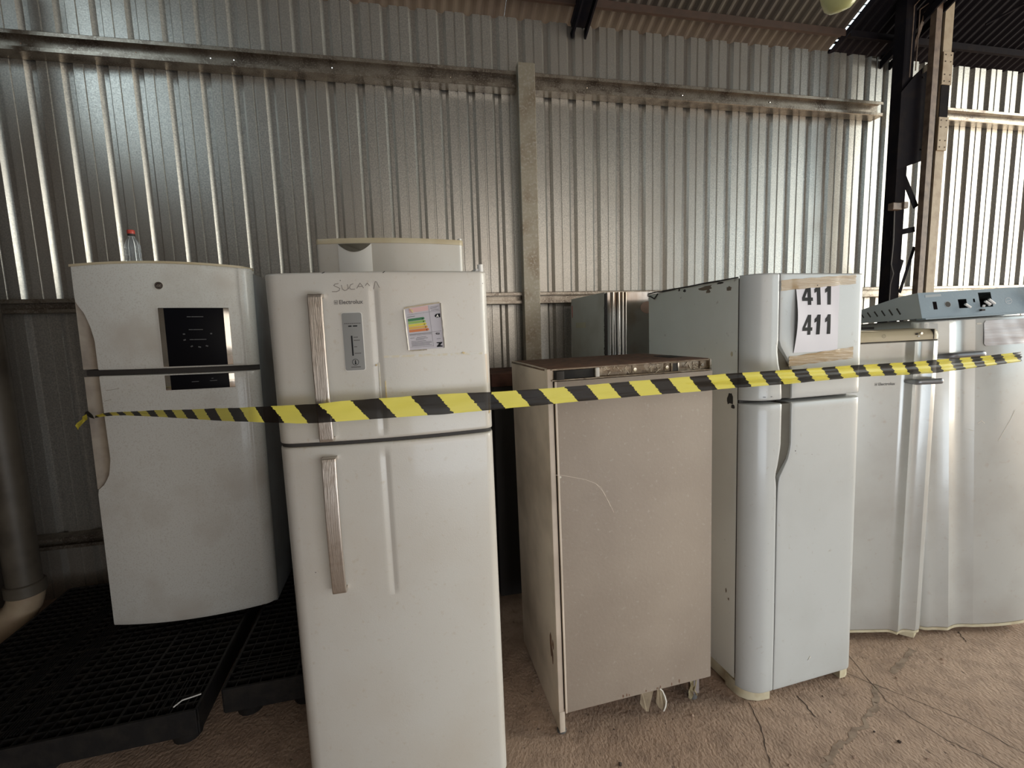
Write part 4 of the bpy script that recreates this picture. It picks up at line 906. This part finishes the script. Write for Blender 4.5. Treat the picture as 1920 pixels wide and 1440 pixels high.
for a, b_, par in ((1.225, 1.45, U4), (.90, 1.203, L4)):
    slab('grip_recess', [a, (a + b_) / 2, b_], [0, .2, .5, .8, 1], .100, .192, lambda x, z: -.060 - .016 * (x - .10) / .092, -.012, olive, par)
boxo('groove_filler', (.108, -.060, .03, .132, -.008, .90), olive, L4); boxo('groove_filler', (.108, -.070, 1.45, .125, -.008, 1.698), grey_side, U4)
# chipped top seam with perished gasket, stains on the cabinet side
rr = random.Random(11)
bm = bmesh.new()
P = [(.630, 1.697), (.56, 1.70), (.5, 1.697), (.40, 1.698), (.30, 1.697), (.2, 1.698), (.1, 1.697), (.0, 1.697)]
for a, b_ in zip(P, P[1:]): bar(bm, (-.002, a[0], a[1]), (-.002, b_[0], b_[1]), rr.uniform(.004, .008), .006, (1, 0, 0))
P = [(.632, 1.690), (.60, 1.681), (.57, 1.668), (.54, 1.690)]
for a, b_ in zip(P, P[1:]): bar(bm, (-.003, a[0], a[1]), (-.003, b_[0], b_[1]), .005, .004, (1, 0, 0))
fin('perished_seal', bm, gasket, f, smooth=0, label='black perished seal')
def side_spot(y, z, a, b_, m, name='rust_spot'):
    bm = bmesh.new(); Q = [(p[0] + rr.uniform(-a, a) * .25, p[1] + rr.uniform(-b_, b_) * .25) for p in disc_pts(y, z, a, b_, 11)]
    sweep(bm, Q, 'x', -.0010, .0004); return fin(name, bm, m, f, smooth=0)
brn = mat('brown_chip', (0.22, 0.17, 0.12), .8); blk = mat('black_smudge', (0.06, 0.06, 0.06), .8)
side_spot(.19, 1.678, .045, .008, brn); side_spot(.17, 1.662, .012, .008, brn); side_spot(.05, 1.660, .014, .009, brn)
side_spot(.33, 1.682, .010, .006, gasket); side_spot(.37, 1.690, .006, .006, gasket); side_spot(.10, 1.688, .02, .004, gasket)
side_spot(.038, 1.222, .018, .022, blk, 'smudge'); side_spot(.03, 1.40, .006, .01, yellowed, 'stain'); side_spot(.02, 1.19, .01, .008, blk, 'smudge')
side_spot(.05, .40, .004, .01, brn); side_spot(.035, .37, .003, .006, brn)
strokes('button_mark', [[(.052, 1.236), (.060, 1.2355)], [(.082, 1.236), (.088, 1.236)]], .0028, dim_print, U4, s4)
for x, z, r in ((.207, 1.012, .0022), (.29, .99, .0012), (.115, .93, .002)): plate('speck', disc_pts(x, z, r, r, 8), 0, gasket, L4, t=.0006, surf=s4)
plate('paint_chip', [(.295, .108), (.312, .118), (.309, .124), (.300, .112)], 0, white_edge, L4, t=.002, surf=s4)
# feet
bm = bmesh.new(); Pq = [(.0, .05)] + [(.09 - .09 * math.cos(math.radians(a)), -.07 * math.sin(math.radians(a)) ) for a in (0, 20, 45, 70, 90)] + [(.115, -.072), (.115, .05)]
sweep(bm, Pq, 'z', -.027, .030); fin('foot', bm, yellowed, f, smooth=30, label='yellowed front foot')
bm = bmesh.new(); sweep(bm, [(.485, .05), (.485, -.075), (.515, -.075), (.535, -.066), (.548, -.045), (.550, .05)], 'z', -.026, .030); fin('foot', bm, yellowed, f, smooth=30)
boxo('base_rail', (.006, .0, -.02, .03, .60, .038), yellowed, f, bev=.002)
for x in (.03, w4 - .04):
    bm = bmesh.new(); cyl(bm, (x, .58, -.04), (x, .58, .04), .018, 12); fin('foot', bm, gasket, f)
# the 411 sheet
R4 = fixed_rot(.0663, -.0194, 0)
sg = thing('paper_sign', 'white paper sheet printed 411 twice, fixed with brown packing tape', 'sign', (1.235, 1.563, .028), R4)
def ys(x, z):  # the sheet bellies away from the door along its left side
    t = max(0, min(1, (x - .187) / .213)); v = max(0, min(1, (z - 1.40) / .256))
    return -.0842 - .012 * math.sin(math.pi * v) * (1 - t) ** 1.5 - .0012 * (1 + math.sin(9 * t + 4 * v)) * math.sin(math.pi * v)
zs = [1.400 + (1.672 - 1.400) * i / 24 for i in range(25)]
sheet = slab('sheet', zs, [i / 20 for i in range(21)], lambda z: .188 - .003 * (1.656 - z) / .256, lambda z: .4015, ys, lambda x, z: ys(x, z) + .0006, paper, sg, smooth=70)
def digit(ch, x, z, h, par):
    """bold printed figure built from strokes of its own; x = left, z = foot"""
    if ch == '1': P = [[(.16, 0), (.40, 0), (.40, 1), (.20, 1), (.14, .88), (.0, .78), (.0, .60), (.16, .67)]]
    else: P = [[(.40, 0), (.62, 0), (.62, 1), (.40, 1)], [(.0, .20), (.74, .20), (.74, .37), (.0, .37)], [(.0, .36), (.19, .36), (.46, .80), (.46, 1), (.41, 1)]]
    bm = bmesh.new()
    for p in P: sweep(bm, [(x + a * h * .92, z + b_ * h) for a, b_ in p], 'y', 0, -.0012)
    for ax, lo, hi in ((0, x, x + h), (2, z, z + h)):
        for i in range(1, 8):
            co = [0, 0, 0]; no = [0, 0, 0]; co[ax] = lo + (hi - lo) * i / 8; no[ax] = 1
            bmesh.ops.bisect_plane(bm, geom=bm.verts[:] + bm.edges[:] + bm.faces[:], plane_co=co, plane_no=no)
    for v in bm.verts: v.co.y += ys(v.co.x, v.co.z) - .0003
    fin('printed_figure', bm, black_ink, par, smooth=0)
for zb_ in (1.581, 1.467):
    for ch, x in (('4', .213), ('1', .276), ('1', .330)): digit(ch, x, zb_, .0765, sheet)
def ptape(z0l, z1l, z0r, z1r, x0, x1, seed, zig=0):
    rr = random.Random(seed); n = 26
    def zz(x, a): t = (x - x0) / (x1 - x0); return (z0l + (z0r - z0l) * t) if a == 0 else (z1l + (z1r - z1l) * t)
    bm = bmesh.new(); R = []
    for i in range(n + 1):
        x = x0 + (x1 - x0) * i / n; row = []
        for j in range(6):
            z = zz(x, 0) + (zz(x, 1) - zz(x, 0)) * j / 5; xx = x
            if i in (0, n) and j % 2: xx += .003 * (1 if i == 0 else -1)
            onp = .188 < x < .402 and z > 1.39
            base = (ys(x, z) if onp else y4(x)) - .0012
            row.append(bm.verts.new((xx, base - .0012 * abs(math.sin(x * 60 + j * 1.7 + seed)), z + (.001 * math.sin(x * 80) if j in (0, 5) else 0))))
        R.append(row)
    for a, b_ in zip(R, R[1:]):
        for j in range(5): bm.faces.new((a[j], b_[j], b_[j + 1], a[j + 1]))
    return fin('packing_tape', bm, pack, sg, smooth=80, label='brown packing tape strip')
ptape(1.636, 1.676, 1.661, 1.697, .118, .488, 3); ptape(1.348, 1.386, 1.366, 1.412, .162, .486, 8)

# ================================================================ refrigerator 5 (tan capped)
f = thing('refrigerator', 'grey-white single-door refrigerator with tan top cap and short grey handle', 'refrigerator', (1.794, 1.822, .006), fixed_rot(-.25, .0152, -.022))
w5 = .555
boxo('cabinet', (.004, .0, .03, w5 - .006, .50, 1.462), silver_grey, f, bev=.008)
def wave5(x):
    # flat, ridge at .425, hollow channel, right flank
    b = -.050
    if x > .400 and x <= .428: b -= .022 * ((x - .400) / .028) ** 1.5
    elif x > .428 and x < .515: t = (x - .428) / .087; b += -.022 * (1 - t) + .016 * math.sin(math.pi * t) - .014 * t
    elif x >= .515: b += -.014 * (1 - (x - .515) / .04)
    return b
def y5(x, z=0): return wave5(x) + rnd(x, .04) + rnd(w5 - x, .022)
s5 = lambda x, z: y5(x)
xs5 = sorted(set(span(0, .39, .04, 0, 8, 6) + [.40, .408, .416, .422, .426, .4285, .431] + [.431 + .084 * i / 12 for i in range(1, 13)] + [w5 - .022 * (1 - math.cos(math.pi / 2 * i / 7)) for i in range(7, -1, -1)]))
D5 = slab('door', zrow(.035, 1.432, (), 10), frac(xs5), 0, w5, lambda x, z: y5(x) + ed(z, .035, 1.432), -.002, silver_grey, f, smooth=25, label='grey-white door with one ridge')
cp5 = slab('top_cap', [1.4365, 1.439, 1.455, 1.468, 1.477, 1.481], frac(span(0, w5, .03, .04, 16, 8)), .0, lambda z: w5 - (.0 if z < 1.455 else .012 * ((z - 1.455) / .026) ** 2), lambda x, z: -.062 + rnd(x, .03) + rnd(w5 - x, .04) + (0 if z < 1.455 else .02 * ((z - 1.455) / .026) ** 2), .12, tan_plastic, f, smooth=50, label='tan plastic top cap')
boxo('cap_seam', (.512, -.064, 1.438, .5145, -.02, 1.4815), gasket, cp5)
boxo('cap_shadow_gap', (.004, -.045, 1.431, w5 - .01, -.004, 1.438), gasket, f)
strokes('cap_emblem', [disc_pts(.300, 1.461, .0075, n=16) + [(.3075, 1.461)], [(.296, 1.459), (.304, 1.464)]], .001, olive, cp5, lambda x, z: -.063)
bm = bmesh.new(); cyl(bm, (.455, -.062, 1.4655), (.455, -.072, 1.4655), .0055, 12); fin('knob', bm, chrome, cp5)
bm = bmesh.new(); cyl(bm, (.440, -.062, 1.4635), (.440, -.066, 1.4635), .0045, 10); fin('knob_hole', bm, gasket, cp5)
boxo('cap_foot_mark', (.445, -.0655, 1.450, .452, -.062, 1.456), white_plastic, cp5)
def hbar(name, x0, x1, z, par, sf, r=.0125, out=.035, m=handle_grey, xe0=0, droop=0):
    bm = bmesh.new(); n = 20; R = []
    for i in range(n + 1):
        t = i / n; x = x0 + (x1 - x0) * t; k = min(1, 4.5 * min(t + .04 if xe0 else t, 1 - t)) ; k = math.sin(math.pi / 2 * k)
        y = sf - out * k; rr_ = r * (.45 + .55 * min(1, 6 * min(t, 1 - t) + .12)); zc = z + droop * math.sin(math.pi * t)
        R.append([bm.verts.new((x, y + .75 * rr_ * math.cos(a), zc + rr_ * math.sin(a))) for a in [2 * math.pi * j / 12 for j in range(12)]])
    for a, b_ in zip(R, R[1:]):
        for j in range(12): bm.faces.new((a[j], a[(j + 1) % 12], b_[(j + 1) % 12], b_[j]))
    bm.faces.new(R[0]); bm.faces.new(R[-1][::-1]); return fin(name, bm, m, par, smooth=60)
hbar('handle', .405, .562, 1.253, D5, -.058)
text('brand_lettering', 'Electrolux', .296, 1.238, .0185, grey_ink, D5, s5, bold=.0002, sx=.95)
strokes('brand_square', [[(.281, 1.238), (.291, 1.238), (.291, 1.249), (.281, 1.249), (.281, 1.238)], [(.284, 1.2465), (.284, 1.241), (.288, 1.241), (.288, 1.2465)], [(.2825, 1.2435), (.288, 1.2435)]], .001, grey_ink, D5, s5)
slab('door_base_trim', [.022, .034], frac(xs5), .004, w5 - .004, lambda x, z: y5(x) + .003, -.002, yellowed, f)
bm = bmesh.new(); sweep(bm, [(.460, .04), (.470, -.03), (.515, -.058), (.548, -.03), (.548, .04)], 'z', -.004, .024); fin('foot', bm, yellowed, f, smooth=0, label='yellowed plastic foot')
for x, y in ((.04, .03), (.04, .46), (.5, .46)):
    bm = bmesh.new(); cyl(bm, (x, y, -.004), (x, y, .032), .018, 12); fin('foot', bm, gasket, f)
o = boxo('black_bar', (1.90, 1.86, 1.4995, 2.20, 1.885, 1.511), gasket, None, bev=.002)
o.rotation_euler = (0, 0, 0); o['label'] = 'thin black bar lying on the tan capped refrigerator'; o['category'] = 'scrap'

# ================================================================ refrigerator 7 (rightmost)
f = thing('refrigerator', 'grey-white ridged single-door refrigerator with peeling silver label, rightmost in the row', 'refrigerator', (2.391, 1.709, .012), fixed_rot(-.1438, -.0470, -.0291))
w7 = .534
boxo('cabinet', (.0, .0, .02, w7 - .01, .60, 1.528), enamel_cool, f, bev=.006)
def wave7(x):
    b = -.052
    if x < .095: b -= .016 * max(0, (x - .03) / .065) ** 1.3 if x > .03 else 0
    elif x < .230: t = (x - .095) / .135; b += -.016 + .014 * math.sin(math.pi * t) + .006 * t
    else: b += -.010 - .012 * math.sin(math.pi * min(1, (x - .23) / .32))
    return b
def y7(x, z=0): return wave7(x) + rnd(x + .03, .045) + rnd(w7 - .004 - x, .04)
s7 = lambda x, z: y7(x)
xs7 = sorted(set([-.03 + .045 * (1 - math.cos(math.pi / 2 * i / 7)) for i in range(8)] + [.03, .05, .07, .08, .088, .093, .095, .0975, .102] + [.095 + .135 * i / 12 for i in range(1, 12)] + [.228, .230, .232, .24] + [.24 + .26 * i / 10 for i in range(1, 11)] + [w7 - .004 - .04 * (1 - math.cos(math.pi / 2 * i / 7)) for i in range(7, -1, -1)]))
D7 = slab('door', zrow(.018, 1.520, (), 10), frac(xs7), -.03, w7 - .004, lambda x, z: y7(x) + ed(z, .018, 1.520), -.002, silver_grey, f, smooth=25, label='grey-white door with two ridges')
slab('door_base_trim', [.004, .0175], frac(xs7), -.026, w7 - .008, lambda x, z: y7(min(max(x, -.03), w7 - .004)) + .003, -.002, yellowed, f)
hbar('handle', .03, .268, 1.352, D7, -.066, r=.014, out=.038)
boxo('hinge_slot', (-.008, -.004, 1.455, -.001, .012, 1.506), gasket, f)
plate('corner_plate', rrect(.006 - .01, 1.448, .05, 1.506, .004), -.0, enamel_cool, D7, t=.001, surf=s7)
# peeling foil label
zs = [1.386 + (1.504 - 1.386) * i / 12 for i in range(13)]
def yl(x, z):
    t = max(0, (x - .40) / .13); v = max(0, (z - 1.40) / .10)
    return y7(min(x, .50)) - .002 - .050 * t * t * v - .004 * abs(math.sin(x * 40 + z * 20)) * .5
slab('foil_label', zs, [i / 18 for i in range(19)], lambda z: .266 + .008 * (1 if z < 1.39 or z > 1.50 else 0), lambda z: .478 + .04 * max(0, (z - 1.42) / .08), yl, lambda x, z: yl(x, z) + .0006, label_silver, D7, smooth=80, label='peeling silver foil label')
plate('small_sticker', rrect(.236, 1.489, .258, 1.496, .001), 0, white_edge, D7, t=.0006, surf=s7)
strokes('scuff', [[(.245, 1.02), (.262, 1.03), (.268, 1.025), (.275, 1.018)], [(.21, .99), (.225, .985)], [(.34, .93), (.37, .98), (.40, 1.03), (.42, 1.07)]], .003, white_edge, D7, s7)
for x, y in ((.05, .03), (.48, .03), (.05, .55), (.48, .55)):
    bm = bmesh.new(); cyl(bm, (x, y, -.012), (x, y, .022), .018, 12); fin('foot', bm, gasket, f)

# ================================================================ control housing on top of refrigerator 7
f = thing('control_housing', 'blue-grey sheet metal control housing with cut-outs, lying on the rightmost refrigerator', 'housing', (2.391, 1.709, .012), fixed_rot(-.1438, -.0470, -.0291))
Z0, Z1, ZB = 1.532, 1.651, 1.585
def hu(px): return -.060 + (px - 1713) * .00278
def hz(py): return Z0 + (588 - py) * (Z1 - Z0) / 47
HX0, HX1 = -.060, .470
def fy(z): return -.088 + .022 * (z - Z0) / (Z1 - Z0)
# front built as a grid of cells with real openings
holes = [(1736, 558.6, 1743, 573), (1781, 557, 1796, 573.5), (1807.7, 557.5, 1811, 564), (1818.6, 547, 1841, 574)]
gx = sorted({HX0, HX1} | {hu(v) for h_ in holes for v in (h_[0], h_[2])} | {hu(1756.5), hu(1767.5)})
gz = sorted({Z0, Z1} | {hz(v) for h_ in holes for v in (h_[1], h_[3])} | {hz(560), hz(570)})
bm = bmesh.new(); V = {}
def gv(x, z, b=0):
    if (x, z, b) not in V: V[(x, z, b)] = bm.verts.new((x, fy(z) + b * .0015, z))
    return V[(x, z, b)]
for a, c2 in zip(gx, gx[1:]):
    for b_, d_ in zip(gz, gz[1:]):
        mx, mz = (a + c2) / 2, (b_ + d_) / 2
        if any(hu(h_[0]) < mx < hu(h_[2]) and hz(h_[3]) < mz < hz(h_[1]) for h_ in holes): continue
        bm.faces.new((gv(a, b_), gv(c2, b_), gv(c2, d_), gv(a, d_)))
fp = fin('front_panel', bm, bluegrey, f, smooth=0, label='blue-grey front with cut-outs')
sh = lambda x, z: fy(z)
hole = plate('round_hole', disc_pts(hu(1762), hz(565), .0135, .0125, 20), 0, dark_gap, fp, t=.0008, surf=sh)
strokes('hole_rim', [disc_pts(hu(1762), hz(565), .0145, .0135, 24) + [(hu(1762) + .0145, hz(565))]], .002, bluegrey_side, fp, lambda x, z: fy(z))
strokes('emblem_outline', [disc_pts(hu(1870), hz(565), .016, .014, 20) + [(hu(1870) + .016, hz(565))], [(hu(1866), hz(566)), (hu(1875), hz(564))]], .0016, label_silver, fp, lambda x, z: fy(z))
plate('label_remnant', [(hu(1724.6), hz(550)), (hu(1753), hz(549.5)), (hu(1753), hz(545)), (hu(1725), hz(545.5))], 0, bluegrey_side, fp, t=.0008, surf=sh)
def side(bm, x, t):
    sweep(bm, [(fy(Z0) + .001, Z0), (.52, Z0), (.52, ZB), (.30, ZB + .01), (fy(Z1) + .10, Z1 - .008), (fy(Z1) + .001, Z1)], 'x', x, x + t)
bm = bmesh.new(); side(bm, HX0, .0015); sd = fin('side_panel', bm, bluegrey_side, f, smooth=0, label='pale grey side with louvre slots')
for i in range(10):
    y = .03 + .043 * i; bm = bmesh.new(); bar(bm, (HX0 - .0012, y - .008, 1.560), (HX0 - .0012, y + .012, 1.590 - i * .0012), .006, .002, (1, 0, 0))
    fin('louvre_slot', bm, gasket, sd, smooth=0)
bm = bmesh.new(); side(bm, HX1 - .0015, .0015); fin('side_panel', bm, bluegrey_side, f, smooth=0)
bm = bmesh.new()
vs = [bm.verts.new(p) for p in ((HX0, fy(Z1), Z1), (HX1, fy(Z1), Z1), (HX1, fy(Z1) + .10, Z1 - .008), (HX0, fy(Z1) + .10, Z1 - .008), (HX1, .30, ZB + .01), (HX0, .30, ZB + .01), (HX1, .52, ZB), (HX0, .52, ZB))]
for q in ((0, 1, 2, 3), (3, 2, 4, 5), (5, 4, 6, 7)): bm.faces.new([vs[i] for i in q])
fin('top_panel', bm, bluegrey_side, f, smooth=0)
bm = bmesh.new(); sweep(bm, [(HX1, Z0 + .01), (HX1 + .028, Z0 + .02), (HX1 + .034, Z1 + .012), (HX1 - .005, Z1 + .002)], 'y', fy(Z0) - .004, fy(Z0) + .002); fin('bent_flange', bm, bluegrey, f, smooth=0)
boxo('bottom_lip', (HX0 + .01, -.095, Z0 - .006, HX1 + .02, -.05, Z0), bluegrey, f)
boxo('inner_back', (HX0 + .004, .10, Z0, HX1 - .004, .104, ZB + .03), mat('dark_violet_interior', (0.06, 0.045, 0.055), .7), f)
for (x, z, dx, dz) in ((1791, 570, 4, 3.5), (1826, 567, 4, 3.5), (1833, 565, 4.5, 4.5), (1819, 572, 1.2, .5), (1829, 570.5, 1, .5)):
    bm = bmesh.new(); cyl(bm, (hu(x - dx), fy(Z0) - .004, hz(z - dz)), (hu(x + dx), fy(Z0) - .008, hz(z + dz)), .0055, 12); fin('wire_end', bm, wire_white, f, label='white wire end')
boxo('torn_notch', (hu(1815), -.096, hz(581), hu(1821), -.086, hz(577.5)), gasket, fp)

# ================================================================ hazard tape
tp = thing('barrier_tape', 'yellow and black striped barrier tape stretched across the whole row of refrigerators', 'tape', (0, 0, 0))
bm = bmesh.new(); uvl = bm.loops.layers.uv.new('UVMap'); R = []; NR = 9
rr = random.Random(2)
for i, (x, y, zt, x2, y2_, zb_, k) in enumerate(TAPE):
    row = []
    amp = .0012 + .0035 * max(0, min(1, (i - 62) / 30)) + .003 * max(0, (14 - i) / 14)
    for j in range(NR):
        t = j / (NR - 1)
        X = x + (x2 - x) * t; Y = y + (y2_ - y) * t; Z = zt + (zb_ - zt) * t
        Y += amp * math.sin(j * 2.6 + .05 * i) + .0008 * math.sin(i * .9 + j)
        row.append((bm.verts.new((X, Y, Z)), (k, 1 - t)))
    R.append(row)
for a, b_ in zip(R, R[1:]):
    for j in range(NR - 1):
        q = (a[j], b_[j], b_[j + 1], a[j + 1]); fc = bm.faces.new([v[0] for v in q])
        for lp, v in zip(fc.loops, q): lp[uvl].uv = v[1]
fin('tape_strip', bm, hazard, tp, smooth=80)
yl_ = mat('tape_yellow', (0.50, 0.42, 0.05), .35); tb_ = mat('tape_black', (0.03, 0.026, 0.02), .35)
# knot and tail at the left end
def crumple(name, pts, w_, m, seed):
    rr = random.Random(seed); bm = bmesh.new(); R = []
    for i, p in enumerate(pts):
        a = rr.uniform(-.6, .6); R.append([bm.verts.new((p[0] + w_ * s * math.sin(a) * .4, p[1] + w_ * s * .3 * math.cos(3 * a), p[2] + w_ * s * math.cos(a) * .5)) for s in (-1, -.3, .4, 1)])
    for a, b_ in zip(R, R[1:]):
        for j in range(3): bm.faces.new((a[j], a[j + 1], b_[j + 1], b_[j]))
    return fin(name, bm, m, tp, smooth=0)
crumple('knot', [(-1.40, 2.33, 1.228), (-1.43, 2.36, 1.232), (-1.455, 2.385, 1.24), (-1.475, 2.405, 1.235), (-1.49, 2.42, 1.225)], .018, tb_, 1)
crumple('tail', [(-1.455, 2.38, 1.225), (-1.475, 2.39, 1.215), (-1.485, 2.39, 1.20), (-1.505, 2.395, 1.185), (-1.51, 2.395, 1.175)], .024, yl_, 4)
